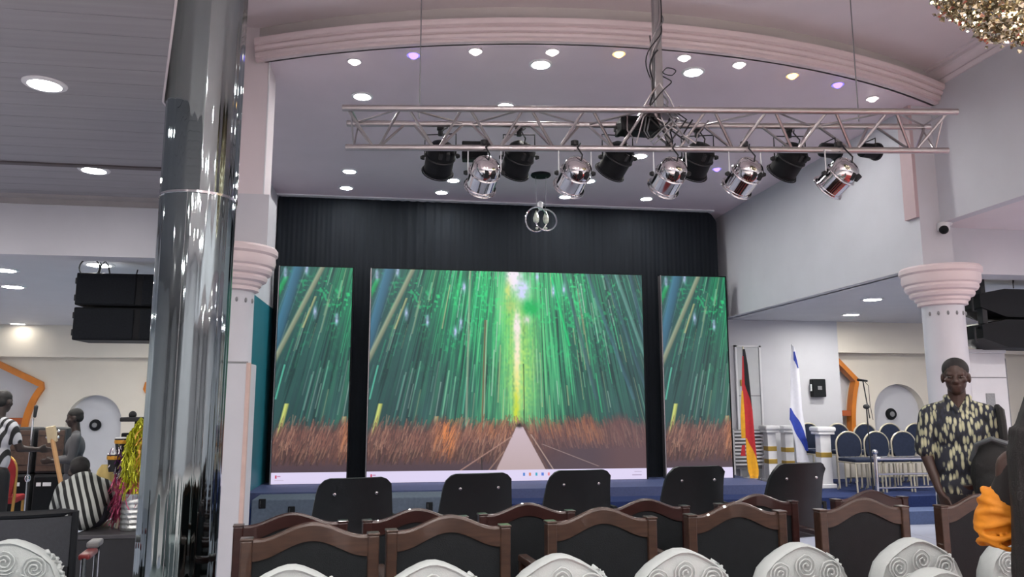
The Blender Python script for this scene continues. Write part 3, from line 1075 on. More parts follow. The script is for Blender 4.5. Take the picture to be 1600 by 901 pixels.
# stage lamps
def par_proto(silver):
    t = thing('stage_lamp', 'x', 'stage lamp')
    M = CHROME if silver else BLACKP
    # yoke hangs from the hook at z=0; can pivots at z=-0.20
    MB().tube([(-0.125, 0, -0.2), (-0.125, 0, -0.02), (0.125, 0, -0.02), (0.125, 0, -0.2)], 0.006, 6).build('yoke', WHITEP if silver else BLACK, t)
    MB().lathe([(0.02, -0.03), (0.02, 0.01), (0.03, 0.015), (0.03, 0.05)], 10).build('hook_clamp', BLACK, t)
    ax = Vector((-0.25, 0.80, -0.55)).normalized() if silver else Vector((-0.30, 0.70, -0.64)).normalized()
    q = ax.to_track_quat('Z', 'Y').to_matrix().to_4x4()
    Mx = Matrix.Translation((0, 0, -0.21)) @ q @ Matrix.Diagonal((1.12, 1.12, 0.78, 1))
    body = MB().lathe([(0.012, -0.165), (0.045, -0.16), (0.075, -0.14), (0.092, -0.11), (0.098, -0.08), (0.1, -0.03), (0.104, -0.028), (0.104, 0.0), (0.1, 0.002), (0.1, 0.15), (0.108, 0.152), (0.108, 0.17)], 32).xform(Mx).build('can', M, t, True, 30)
    MB().lathe([(0.095, 0.150), (0.09, 0.172), (0.04, 0.178), (0.002, 0.18)], 24).xform(Mx).build('lens', mat('red_gel', (150, 40, 48), 0.2) if silver else BLACK, body, True)
    for k in range(2):
        MB().bevbox(-0.045 + 0.05 * k, -0.02 + 0.05 * k, -0.105, -0.07, -0.13, -0.06, 0.004).xform(Mx).build('vent', BLACK, body)
    MB().lathe([(0.106, -0.02), (0.11, -0.012), (0.106, -0.004)], 32).xform(Mx).build('band', CHROME if silver else BLACK, body, True)
    MB().tube([(0.1 * math.cos(a) * 1.12, 0.1 * math.sin(a) * 1.12, 0.175) for a in [i * math.pi / 12 for i in range(24)]], 0.005, 6, True).xform(Mx).build('gel_frame', M, body, True)
    for s in (-1, 1):
        MB().lathe([(0.018, 0), (0.02, 0.012), (0.012, 0.03)], 10, (0, 0, 0), 'x').xform(Matrix.Translation((s * 0.128, 0, -0.205)) @ (Matrix.Rotation(math.pi, 4, 'Z') if s < 0 else Matrix.Identity(4))).build('knob', BLACK, t)
    c = (Mx @ Vector((0, 0, -0.16)))
    MB().tube([c, c + Vector((0.01, 0, 0.05)), c + Vector((-0.02, 0.04, 0.12)), (0.05, 0.02, 0.04)], 0.006, 6).build('cable', BLACK, t, True)
    return t


P1 = par_proto(True)
for i, (px, w) in enumerate(((757, 'below the black control box, leftmost'), (898, 'left of the mast'), (1046, 'right below the mast'), (1163, 'second from the right end'), (1310, 'nearest the right end'))):
    p = on_truss(px, 232, 0.0)
    o = put(P1, i == 0, (p.x, p.y, 3.44), trz + (0.25 if i == 4 else 0.06 * (i % 2)), 'polished silver stage lamp hanging from the truss, ' + w, 'silver stage lamps')
P2 = par_proto(False)
for i, (px, w) in enumerate(((688, 'leftmost'), (811, 'between the first two silver lamps'), (965, 'just left of the mast'), (1090, 'just right of the mast'), (1234, 'between the last two silver lamps'))):
    p = on_truss(px, 232, 0.2)
    put(P2, i == 0, (p.x, p.y, 3.63), trz + R(8 * (i % 3) - 8), 'matt black stage lamp hung behind the truss, ' + w, 'black stage lamps')
# dark boxes carried by the truss
p = on_truss(742, 235, 0.14)
t = thing('control_box', 'black dimmer box fixed under the truss left half', 'box', (p.x, p.y, 3.42), trz)
MB().bevbox(-0.1, 0.1, -0.05, 0.05, -0.045, 0.10, 0.008).build('case', BLACKP, t)
MB().box(-0.085, 0.085, -0.054, -0.05, 0.03, 0.035).build('seam', GREYP, t)
for px, w in ((1295, 'small dark lamp lying on the truss above the last silver lamp'), (1357, 'small dark lamp lying inside the truss right end')):
    p = on_truss(px, 222, 0.1)
    t = thing('small_lamp', w, 'lamp', (p.x, p.y, 3.46), trz + 0.3, 'small dark lamps inside the truss')
    MB().lathe([(0.03, -0.09), (0.055, -0.07), (0.06, 0.05), (0.07, 0.06), (0.07, 0.08)], 16, ax='x').build('can', BLACKP, t, True, 30)
    MB().tube([(0, -0.07, 0), (0, -0.07, 0.08), (0, 0.07, 0.08), (0, 0.07, 0)], 0.005, 6).build('yoke', BLACK, t)

# ------------------------------------------------------------------ pendant with two crystal rings
pp = at_z(845, 272, ZS)
t = thing('ring_pendant', 'small chrome ring pendant lamp with glass drops before the curtain', 'pendant lamp', pp)
MB().lathe([(0.13, 0), (0.135, -0.02), (0.12, -0.035), (0.02, -0.04)], 28).build('ceiling_plate', BLACKP, t, True)
GLASS = mat('cut_glass', (214, 222, 206), 0.12, 0.25, var=0.2, scale=30, bump=0.4, bscale=60)
zc_ = -0.62
for s in (-1, 1):
    MB().tube([(s * 0.07, 0, -0.03), (s * 0.06, 0, zc_ + 0.16)], 0.003, 5).build('wire', GREYP, t)
    ring = [(s * 0.062 + 0.145 * math.cos(a), 0.05 * s * math.sin(a), zc_ + 0.155 * math.sin(a)) for a in [2 * math.pi * i / 40 for i in range(40)]]
    MB().tube(ring, 0.011, 8, True).build('ring', CHROME, t, True)
    MB().lathe([(0.004, 0.1), (0.022, 0.06), (0.042, 0.0), (0.036, -0.05), (0.012, -0.075)], 10, (s * 0.065, 0, zc_ + 0.02)).build('glass_drop', GLASS, t)
    MB().ball((s * 0.06, -0.02, zc_ - 0.12), 0.02).build('bead', GLASS, t, True)
MB().lathe([(0.01, 0.25), (0.035, 0.23), (0.04, 0.19), (0.022, 0.13)], 8, (-0.01, 0, zc_)).build('finial', WHITEP, t, True)

# ------------------------------------------------------------------ crystal chandelier
cc = Vector((3.64, 3.34, 4.36))
t = thing('chandelier', 'large champagne crystal chandelier cut off at the top right corner', 'chandelier', cc)
MB().lathe([(0.02, -0.80), (0.35, -0.74), (0.62, -0.55), (0.78, -0.28), (0.82, 0.0), (0.80, 0.3), (0.5, 0.52), (0.1, 0.53)], 36).build('frame', mat('dark_gold', (120, 108, 84), 0.35, 0.6, var=0.2, scale=30), t, True)
rs = np.random.RandomState(3)


def crystals(nn, rad, size, seed):
    rs = np.random.RandomState(seed)
    mb = MB()
    for k in range(nn):
        z = -rs.rand() ** 0.8 * 0.999
        a = rs.rand() * 2 * math.pi
        r = math.sqrt(1 - z * z)
        rr = rad * (1 + 0.035 * rs.randn())
        c = Vector((rr * r * math.cos(a), rr * r * math.sin(a), rr * z))
        s = size * (0.6 + 0.8 * rs.rand())
        q = Euler(rs.rand(3) * 6.28).to_matrix()
        vs = [c + q @ Vector(p) * s for p in ((1, 0, 0), (-1, 0, 0), (0, 1, 0), (0, -1, 0), (0, 0, 1.5), (0, 0, -1.5))]
        mb.add(vs, [(0, 2, 4), (2, 1, 4), (1, 3, 4), (3, 0, 4), (2, 0, 5), (1, 2, 5), (3, 1, 5), (0, 3, 5)])
    return mb


stuff(crystals(9000, 0.845, 0.013, 1).build('crystals', mat('crystal', (206, 196, 170), 0.12, 0.85, var=0.3, scale=40), t))
stuff(crystals(420, 0.865, 0.008, 2).build('lit_crystals', emat('lit_crystal', (255, 240, 214), 25), t))

# ------------------------------------------------------------------ security camera
p = at_y(1474, 356, 6.8)
t = thing('security_camera', 'small dome security camera under the right upper wall', 'camera', (p.x, p.y, p.z))
MB().lathe([(0.02, 0.06), (0.055, 0.05), (0.06, 0.0), (0.055, -0.03)], 20).build('housing', WHITEP, t, True)
MB().ball((-0.02, -0.03, -0.025), 0.045).build('dome', BLACKP, t, True)
MB().tube([(0.02, 0, 0.05), (0.10, 0.03, 0.06)], 0.03, 10).build('bracket', WHITEP, t, True)

# ------------------------------------------------------------------ hung loudspeakers
def array_cab(loc, rz, label, group, w, taper):
    t = thing('loudspeaker', label, 'loudspeaker', loc, rz, group)
    h = 0.305
    if taper:
        pl = [(-w / 2, -0.07), (-w / 2, 0.07), (-w / 2 + 0.28, h / 2), (w / 2 - 0.28, h / 2), (w / 2, 0.07), (w / 2, -0.07), (w / 2 - 0.28, -h / 2), (-w / 2 + 0.28, -h / 2)]
        pl = [(-w / 2, -h / 2 + 0.10), (-w / 2, h / 2 - 0.06), (-w / 2 + 0.3, h / 2), (w / 2 - 0.3, h / 2), (w / 2, h / 2 - 0.06), (w / 2, -h / 2 + 0.10), (w / 2 - 0.3, -h / 2), (-w / 2 + 0.3, -h / 2)]
        MB().prism(pl, -0.22, 0.22).build('cabinet', BLACKP, t)
        for s in (-1, 1):
            f = MB()
            x0 = s * (w / 2 + 0.02)
            f.tube([(s * w / 2, -0.15, 0.07), (x0 + s * 0.02, -0.15, 0.07), (x0 + s * 0.02, -0.15, -0.09), (s * w / 2, -0.15, -0.09)], 0.013, 6)
            f.build('handle', BLACK, t)
    else:
        MB().bevbox(-w / 2, w / 2, -0.2, 0.2, -h / 2, h / 2, 0.012).build('cabinet', BLACKP, t)
        GR = mat('speaker_grille', (28, 32, 37), 0.75, spec=0.2, var=0.2, scale=60, bump=0.5, bscale=500)
        MB().bevbox(-w / 2 + 0.012, 0.10, -0.215, -0.19, -h / 2 + 0.012, h / 2 - 0.012, 0.006).build('grille', GR, t)
        MB().bevbox(0.16, w / 2 - 0.012, -0.215, -0.19, -h / 2 + 0.012, h / 2 - 0.012, 0.006).build('grille', GR, t)
        for s in (-1, 1):
            for zz in (-0.08, 0.08):
                MB().bevbox(s * w / 2 - 0.02, s * w / 2 + 0.02, -0.17, -0.1, zz - 0.03, zz + 0.03, 0.006).build('rigging_pin', BLACK, t)
    return t


a = at_y(120, 425, 7.6)
for i in range(2):
    array_cab((a.x + 0.43, 7.8, a.z - 0.155 - 0.325 * i), 0, 'black hung loudspeaker left of the mirrored column, ' + ['upper of two', 'lower of two'][i], 'left loudspeaker stack', 0.86, False)
t = thing('rigging_frame', 'steel rigging frame with looped cables above left loudspeakers', 'rigging', (a.x + 0.43, 7.8, a.z))
MB().bevbox(-0.4, 0.4, -0.05, 0.05, 0.0, 0.02, 0.004).build('beam', BLACK, t)
for s in (-1, 1):
    MB().tube([(s * 0.3, 0, 0.02), (s * 0.3, 0, ZA - a.z)], 0.008, 6).build('hanger', GREYP, t)
MB().tube([(-0.36 + 0.09 * math.cos(x), -0.1, 0.06 + 0.09 * math.sin(x)) for x in [i * 0.35 for i in range(20)]], 0.007, 6).build('cable', BLACK, t, True)
MB().tube([(-0.28, -0.08, 0.0), (-0.26, -0.08, 0.1), (-0.23, -0.08, 0.13), (-0.2, -0.08, 0.09), (-0.18, -0.08, 0.0)], 0.007, 6).build('cable', BLACK, t, True)
MB().tube([(0.05, -0.06, 0.0), (0.06, -0.06, 0.06)], 0.006, 6).build('cable', BLACK, t, True)
b = at_y(1517, 450, 7.5)
for i in range(2):
    array_cab((b.x + 0.58, 7.6, b.z - 0.17 - 0.335 * i), 0, 'black tapered hung loudspeaker at right edge, ' + ['upper of two', 'lower of two'][i], 'right loudspeaker stack', 1.16, True)
t = thing('rigging_frame', 'dark rigging bars above the right hung loudspeakers', 'rigging', (b.x + 0.58, 7.6, b.z))
for x in (-0.52, -0.1):
    MB().tube([(x, -0.15, -0.1 if x < -0.3 else 0), (x, -0.15, ZA - b.z)], 0.013 if x < -0.3 else 0.006, 6).build('hanger', BLACK, t)
MB().bevbox(-0.55, -0.49, -0.2, -0.12, -0.4, 0.12, 0.004).build('side_bar', BLACK, t)
MB().tube([(-0.1, -0.15, 0.06), (-0.08, -0.15, 0.12), (-0.1, -0.15, 0.2)], 0.008, 6).build('cable', BLACK, t, True)


# ------------------------------------------------------------------ chairs
def white_chair():
    t = thing('covered_chair', 'x', 'chair')
    # back: rounded panel with low peak, leaning back slightly (rear side faces the camera, -y)
    half = [(0.20, 0.45), (0.213, 0.62), (0.215, 0.72), (0.205, 0.78), (0.18, 0.835), (0.14, 0.872), (0.09, 0.902), (0.045, 0.922), (0.015, 0.93)]
    out = half + [(-x, z) for x, z in half[::-1]]
    mb = MB()
    rings = []
    for dy, s in ((-0.035, 0.93), (-0.045, 0.965), (-0.035, 0.99), (-0.015, 1.0), (0.015, 1.0), (0.035, 0.985), (0.04, 0.95)):
        cz = 0.69
        rings.append([(x * s, dy, cz + (z - cz) * s) for x, z in out])
    nn = len(out)
    vs = [p for r_ in rings for p in r_]
    fs = []
    for i in range(len(rings) - 1):
        for k in range(nn):
            fs.append((i * nn + k, i * nn + (k + 1) % nn, (i + 1) * nn + (k + 1) % nn, (i + 1) * nn + k))
    for base in (0, (len(rings) - 1) * nn):
        tr = tessellate_polygon([[Vector((x, z, 0)) for x, y, z in rings[0 if base == 0 else -1]]])
        fs += [tuple(base + i for i in q) for q in tr]
    bk = mb.add(vs, fs).build('back_cover', COVER, t, True, 50)
    # embossed fabric roses
    for i, (x, z, s) in enumerate(((0, 0.845, 1), (-0.115, 0.82, 0.95), (0.115, 0.815, 1), (-0.055, 0.745, 1.05), (0.065, 0.74, 1), (-0.16, 0.73, 0.9), (0.165, 0.725, 0.9), (0.0, 0.645, 1), (-0.12, 0.64, 1), (0.12, 0.635, 1))):
        o = link('rosette', ROSE, bk, (x, -0.047, z), (0, R(57 * i), 0))
        o.scale = (s, s, s)
    # crimped ruffle along the side seam
    rl = []
    for k in range(60):
        u = k / 59
        i = u * (len(half) - 4)
        j = int(i)
        f_ = i - j
        x = half[j][0] + (half[min(j + 1, 8)][0] - half[j][0]) * f_
        z = half[j][1] + (half[min(j + 1, 8)][1] - half[j][1]) * f_
        rl.append((x + 0.004 + 0.006 * math.sin(k * 2.1), 0.012 * math.sin(k * 1.3), z))
    MB().tube(rl, [0.009 + 0.005 * math.sin(k * 2.7) for k in range(60)], 6).build('ruffle', COVER, bk, True)
    MB().bevbox(-0.215, 0.215, 0.02, 0.46, 0.40, 0.48, 0.025).build('seat_cover', COVER, t, True)
    # skirt with pleats
    mb = MB()
    N = 96
    loop = []
    for k in range(N):
        a = 2 * math.pi * k / N
        c_, s_ = math.cos(a), math.sin(a)
        q = max(abs(c_), abs(s_))
        loop.append((c_ / q, s_ / q, 0.012 * math.sin(k * 1.55)))
    vs = []
    for zz, g in ((0.42, 0.0), (0.2, 0.6), (0.01, 1.0)):
        for x, y, w_ in loop:
            vs.append((x * (0.21 + 0.02 * g + w_ * g), 0.22 + y * (0.235 + 0.02 * g + w_ * g), zz))
    mb.add(vs, [(i * N + k, i * N + (k + 1) % N, (i + 1) * N + (k + 1) % N, (i + 1) * N + k) for i in range(2) for k in range(N)])
    mb.build('skirt', COVER, t, True, 60)
    return t


# fabric rose: spiral ridge
sp = []
for k in range(44):
    a = k * 0.42
    r_ = 0.006 + 0.046 * (k / 43) ** 0.9
    sp.append((r_ * math.cos(a), -0.002 - 0.003 * (1 - k / 43), r_ * math.sin(a) * (1 + 0.06 * math.sin(5 * a))))
ROSE = MB().tube(sp, [0.0036 + 0.0008 * math.sin(k * 1.9) for k in range(44)], 5).mesh('rosette', COVER, True, 80)
wc = white_chair()
wpos = [((-0.358, 2.952), 'leftmost in the front row'), ((0.144, 2.957), 'second from left in the front row'), ((0.632, 3.01), 'third from left in the front row'),
        ((1.133, 3.05), 'fourth from left in the front row'), ((1.664, 3.10), 'fifth from left in the front row'), ((2.207, 3.132), 'rightmost full one in the front row'),
        ((-1.605, 3.66), 'at the left edge beside the mirrored column'), ((1.88, 2.56), 'lowest one peeking in at the bottom right'), ((2.74, 3.16), 'behind the orange sleeve at the right edge')]
wpos += [((-0.78, 2.30), 'below the picture, reflected in the mirrored column'), ((-1.30, 2.32), 'below the picture, second one reflected in the column'), ((-1.82, 2.36), 'below the picture, third one reflected in the column')]
for i, ((x, y), w) in enumerate(wpos):
    put(wc, i == 0, (x, y, 0), R(5), 'white rose patterned chair cover back, ' + w, 'white covered chairs')


def wood_chair():
    t = thing('boardroom_chair', 'x', 'chair')
    H_ = 0.97
    # crest rail: serpentine camel-back outline
    W2 = 0.30

    def top(x):
        u = abs(x) / 0.265
        return H_ - 0.062 * (0.5 - 0.5 * math.cos(math.pi * min(1, u * 1.08)))

    def low(x):
        u = abs(x) / 0.265
        return H_ - 0.065 - 0.075 * (0.5 - 0.5 * math.cos(math.pi * min(1, u)))
    xs_ = [-0.265 + 0.53 * k / 30 for k in range(31)]
    poly = [(x, top(x)) for x in xs_] + [(x, low(x)) for x in xs_[::-1]]
    MB().prism(poly, -0.022, 0.022).build('crest_rail', WOOD, t)
    rd = MB().tube([(x, -0.004, top(x)) for x in xs_], 0.014, 8)
    rd.build('crest_bead', WOOD, t, True)
    for s in (-1, 1):
        MB().bevbox(s * 0.29 - 0.027, s * 0.29 + 0.027, -0.03, 0.03, 0.0, H_ - 0.052, 0.007).build('post', WOOD, t)
        MB().bevbox(s * 0.29 - 0.03, s * 0.29 + 0.03, -0.033, 0.033, H_ - 0.054, H_ - 0.042, 0.004).build('post_cap', WOOD, t)
        MB().bevbox(s * 0.29 - 0.03, s * 0.29 + 0.03, 0.0, 0.50, 0.64, 0.68, 0.01).build('arm', WOOD, t)
        MB().bevbox(s * 0.29 - 0.025, s * 0.29 + 0.025, 0.45, 0.50, 0, 0.64, 0.006).build('front_leg', WOOD, t)
    pan = [(x, low(x) + 0.004) for x in xs_] + [(0.262, 0.42), (-0.262, 0.42)]
    MB().prism(pan, -0.012, 0.05).build('back_panel', LEATHER, t)
    MB().bevbox(-0.265, 0.265, 0.02, 0.52, 0.36, 0.47, 0.03).build('seat', LEATHER, t, True)
    MB().bevbox(-0.265, 0.265, -0.015, 0.015, 0.33, 0.39, 0.005).build('rear_rail', WOOD, t)
    return t


bc = wood_chair()
sc1 = 0.53 / 0.55
w1 = [(-0.39, 3.743), (0.249, 3.89), (1.057, 4.048), (1.855, 4.166), (2.666, 4.249), (3.47, 4.31)]
for i, (x, y) in enumerate(w1):
    o = put(bc, i == 0, (x * sc1 + 0.02, y * sc1, 0), R(7), 'brown wooden boardroom chair with black back, %s from left in the nearer row' % ORD[i], 'nearer row of boardroom chairs')
    o.scale = (0.93, 1, 1)
sc2 = 0.59 / 0.55
w2 = [(-0.503, 4.10), (0.116, 4.17), (0.726, 4.307), (1.432, 4.403), (2.171, 4.52), (2.98, 4.62)]
rp = None
for i, (x, y) in enumerate(w2):
    if rp is None:
        rp = copy_tree(bc)
        for ch in rp.children:
            ch.data = ch.data.copy()
            if ch.data.materials[0] == WOOD:
                ch.data.materials[0] = WOODRED
        rp.scale = (0.93, 1, 0.938)
    put(rp, i == 0, (x * sc2, y * sc2, 0), R(7), 'dark mahogany boardroom chair behind the nearer row, %s from left' % ORD[i], 'farther row of boardroom chairs')


def office_chair():
    t = thing('office_chair', 'x', 'chair')
    mb = MB()
    NX, NZ = 14, 14
    hw = lambda u: 0.225 + 0.055 * (1 - u)
    front, back = [], []
    vs = []
    for side in (0, 1):
        for i in range(NZ + 1):
            u = i / NZ
            z = 0.44 + 0.54 * u
            for k in range(NX + 1):
                s = -1 + 2 * k / NX
                # rounded upper corners
                w_ = hw(u)
                zz = z
                if u > 0.8 and abs(s) > 0.7:
                    zz -= 0.05 * ((abs(s) - 0.7) / 0.3) ** 2 * (u - 0.8) / 0.2
                y = 0.06 * s * s - 0.10 * u * u + 0.03 * (1 - u)
                vs.append((s * w_, y + (0.055 - 0.03 * s * s if side else 0), zz))
    M_ = (NZ + 1) * (NX + 1)
    fs = []
    for side in (0, 1):
        for i in range(NZ):
            for k in range(NX):
                a_ = side * M_ + i * (NX + 1) + k
                fs.append((a_, a_ + 1, a_ + NX + 2, a_ + NX + 1))
    rim = [i * (NX + 1) for i in range(NZ + 1)] + [NZ * (NX + 1) + k for k in range(1, NX + 1)] + [i * (NX + 1) + NX for i in range(NZ - 1, -1, -1)] + [k for k in range(NX - 1, 0, -1)]
    for i in range(len(rim)):
        a_, b_ = rim[i], rim[(i + 1) % len(rim)]
        fs.append((a_, b_, b_ + M_, a_ + M_))
    bk = mb.add(vs, fs).build('backrest', LEATHER2, t, True, 50)
    for s in (-1, 1):
        MB().ball((s * 0.13, -0.065 + 0.018, 0.87), (0.012, 0.008, 0.012), 10, 6).build('bolt', CHROME, bk, True)
        MB().tube([(s * 0.27, 0.05, 0.5), (s * 0.30, 0.08, 0.66), (s * 0.30, 0.36, 0.66), (s * 0.27, 0.40, 0.46)], 0.018, 8).build('armrest', BLACKP, t, True)
    MB().bevbox(-0.26, 0.26, 0.04, 0.52, 0.42, 0.51, 0.035).build('seat', LEATHER2, t, True)
    MB().cone((0, 0.27, 0.09), (0, 0.27, 0.42), 0.03, 0.025, 12).build('gas_column', BLACK, t)
    for k in range(5):
        a_ = R(72 * k + 18)
        MB().cone((0, 0.27, 0.10), (0.28 * math.cos(a_), 0.27 + 0.28 * math.sin(a_), 0.065), 0.024, 0.015, 8).build('base_arm', BLACKP, t)
        MB().cone((0.28 * math.cos(a_) - 0.02, 0.27 + 0.28 * math.sin(a_), 0.03), (0.28 * math.cos(a_) + 0.02, 0.27 + 0.28 * math.sin(a_), 0.03), 0.03, None, 12).build('castor', BLACKP, t)
    return t


oc = office_chair()
for i, ((x, y), a_) in enumerate((((-0.278, 5.755), 12), ((0.632, 5.986), 9), ((1.464, 6.154), 8), ((2.43, 6.14), 9), ((3.16, 5.84), 14))):
    o = put(oc, i == 0, (x, y, 0), R(a_), 'black leather office chair facing the stage, %s from left' % ORD[i], 'office chairs before the stage')
    o.scale = (1.14, 1, (1, 1, 1, 1.02, 1.06)[i])

# ------------------------------------------------------------------ stage right furniture
ST = 0.30


def banquet_chair():
    t = thing('banquet_chair', 'x', 'chair')
    # faces -y; back at the rear
    prof = []
    for k in range(19):
        a = math.pi * k / 18
        prof.append((0.185 * math.cos(a), 0.66 + 0.17 * math.sin(a)))
    prof = prof + [(-0.19, 0.55), (-0.15, 0.48), (0.15, 0.48), (0.19, 0.55)]
    MB().prism(prof, 0.185, 0.225).build('backrest', NAVY, t)
    fr = [(-0.18, 0.205, 0.02), (-0.19, 0.205, 0.45)] + [(0.2 * math.cos(math.pi - math.pi * k / 16), 0.205, 0.665 + 0.18 * math.sin(math.pi * k / 16)) for k in range(17)] + [(0.19, 0.205, 0.45), (0.18, 0.205, 0.02)]
    MB().tube(fr, 0.013, 8).build('back_frame', GOLDF, t, True)
    MB().bevbox(-0.205, 0.205, -0.21, 0.18, 0.42, 0.475, 0.02).build('seat', NAVY, t, True)
    MB().tube([(-0.2, -0.2, 0.415), (0.2, -0.2, 0.415), (0.2, 0.19, 0.415), (-0.2, 0.19, 0.415)], 0.011, 6, True).build('seat_frame', GOLDF, t)
    for s in (-1, 1):
        MB().tube([(s * 0.195, -0.19, 0.415), (s * 0.2, -0.21, 0.0)], 0.012, 8).build('leg', GOLDF, t, True)
        MB().tube([(s * 0.185, 0.205, 0.06), (s * 0.185, 0.24, 0.0)], 0.012, 8).build('leg', GOLDF, t, True)
    return t


bq = banquet_chair()
spots = [(1340, 10.15, 0.95, 'front row, beside the mic stand'), (1384, 10.15, 0.95, 'front row, middle'), (1427, 10.15, 0.95, 'front row, beside the standing man'),
         (1323, 10.95, 1.06, 'back row, first left of the mic stand'), (1366, 10.95, 1.06, 'back row, behind the mic stand'), (1406, 10.95, 1.06, 'back row, below the round niche'), (1447, 10.95, 1.06, 'back row, partly behind the standing man'),
         (1276, 11.3, 1.06, 'back row, behind the white pedestal')]
for i, (px, y, s, w) in enumerate(spots):
    o = put(bq, i == 0, (at_y(px, 690, y).x, y, ST), R(4), 'navy banquet chair on stage, ' + w, 'navy banquet chairs on the stage')
    o.scale = (1, 1, s)

# chrome rail
a, b = at_y(1367, 705, 9.68), at_y(1462, 705, 9.68)
t = thing('chrome_railing', 'short chrome guard rail before the stage chairs', 'railing', (a.x, 9.68, ST))
L = b.x - a.x + 0.35
MB().cone((0, 0, 0), (0, 0, 0.53), 0.024, None, 14).build('post', CHROME, t, True)
MB().ball((0, 0, 0.56), 0.038).build('post_knob', CHROME, t, True)
MB().cone((L, 0, 0), (L, 0, 0.53), 0.024, None, 14).build('post', CHROME, t, True)
for z, r_ in ((0.47, 0.024), (0.27, 0.012), (0.09, 0.014)):
    MB().cone((0, 0, z), (L, 0, z), r_, None, 12).build('rail', CHROME, t, True)

# microphone stand with boom
p = at_y(1361, 712, 9.95)
t = thing('microphone_stand', 'black boom microphone stand among the stage chairs', 'microphone stand', (p.x, 9.95, ST))
MB().cone((0, 0, 0.02), (-0.02, 0, 1.15), 0.011, 0.009, 8).build('pole', BLACK, t, True)
MB().lathe([(0.13, 0), (0.13, 0.012), (0.02, 0.03)], 24).build('base', BLACK, t, True)
MB().ball((-0.02, 0, 1.16), (0.05, 0.03, 0.035)).build('clutch', BLACK, t, True)
MB().cone((0.02, 0, 1.0), (-0.06, -0.02, 1.52), 0.008, None, 8).build('boom', BLACK, t, True)
MB().capsule((-0.13, -0.02, 1.53), (0.0, -0.02, 1.515), 0.018, 0.013).build('microphone', BLACKP, t, True)
MB().tube([(-0.03, -0.02, 1.5), (0.02, -0.02, 1.45), (0.03, -0.01, 1.2), (0.06, -0.01, 0.98)], 0.004, 6).build('cable', BLACK, t, True)

# white pedestals with gold bands
def pedestal(px, y, label, wdt, bands):
    c = at_y(px, 690, y)
    t = thing('pedestal', label, 'pedestal', (c.x, y, ST), 0, 'white pedestals by the flags')
    MB().bevbox(-wdt * 0.5, wdt * 0.5, -0.1, 0.1, 0, 0.06, 0.01).build('base', WHITEP, t)
    MB().bevbox(-wdt * 0.33, wdt * 0.33, -0.07, 0.07, 0.06, 0.76, 0.006).build('shaft', WHITEP, t)
    for z in bands:
        MB().bevbox(-wdt * 0.34, wdt * 0.34, -0.075, 0.075, z - 0.035, z + 0.035, 0.004).build('gold_band', GOLD, t)
    MB().bevbox(-wdt * 0.5, wdt * 0.5, -0.11, 0.11, 0.76, 0.80, 0.008).build('neck', WHITEP, t)
    MB().bevbox(-wdt * 0.58, wdt * 0.58, -0.13, 0.13, 0.80, 0.87, 0.025).build('cap', WHITEP, t, True)


pedestal(1203, 11.35, 'white pedestal with two brown gold bands right of the German flag', 0.21, (0.33, 0.52))
pedestal(1230, 11.35, 'white pedestal with gold bands left of the Israeli flag', 0.21, (0.30, 0.50))
pedestal(1286, 10.6, 'wide white pedestal with a single tan band before a navy chair', 0.25, (0.47,))

# slatted white panel behind the German flag
a, b = at_y(1146, 700, 11.5), at_y(1192, 700, 11.5)
t = thing('slatted_panel', 'low white slatted panel standing behind the German flag', 'panel', ((a.x + b.x) / 2, 11.5, ST))
w = (b.x - a.x) / 2
for s in (-1, 1):
    MB().box(s * w - 0.012, s * w + 0.012, -0.03, 0.03, 0, 0.80).build('stile', WHITEP, t)
MB().box(-w, w, 0.028, 0.034, 0.2, 0.80).build('backing', GREYP, t)
for k in range(10):
    MB().box(-w, w, -0.03, 0.01, 0.26 + 0.055 * k, 0.26 + 0.055 * k + 0.026).build('slat', WHITEP, t)

# door in the plain alcove wall
a, b = at_y(1150, 542, YB - 0.02), at_y(1192, 700, YB - 0.02)
d = struct(MB().box(a.x, b.x, YB - 0.03, YB, ST, a.z).build('door_1', mat('door_white', (196, 200, 204), 0.25, var=0.02)))
for x0, x1, z0, z1 in ((a.x - 0.03, a.x, ST, a.z + 0.03), (b.x, b.x + 0.03, ST, a.z + 0.03), (a.x - 0.03, b.x + 0.03, a.z, a.z + 0.03)):
    MB().box(x0, x1, YB - 0.045, YB, z0, z1).build('door_frame', WHITEP, d)
MB().box(a.x, b.x, YB - 0.034, YB - 0.028, 1.62, 1.635).build('door_rail', GREYP, d)
MB().bevbox(a.x + 0.04, a.x + 0.09, YB - 0.05, YB - 0.03, 1.78, 1.88, 0.004).build('lock_plate', GOLD, d)

# black wall box
a, b = at_y(1264, 592, YB), at_y(1287, 620, YB)
t = thing('wall_box', 'small square black speaker box mounted on the alcove wall', 'wall box', ((a.x + b.x) / 2, YB, (a.z + b.z) / 2))
MB().bevbox(-0.115, 0.115, -0.1, 0, -0.145, 0.145, 0.012).build('case', BLACKP, t)
MB().box(-0.03, 0.04, -0.104, -0.1, -0.03, 0.03).build('badge', GREYP, t)
MB().bevbox(-0.135, -0.11, -0.07, -0.02, -0.05, 0.06, 0.005).build('bracket', WHITEP, t)

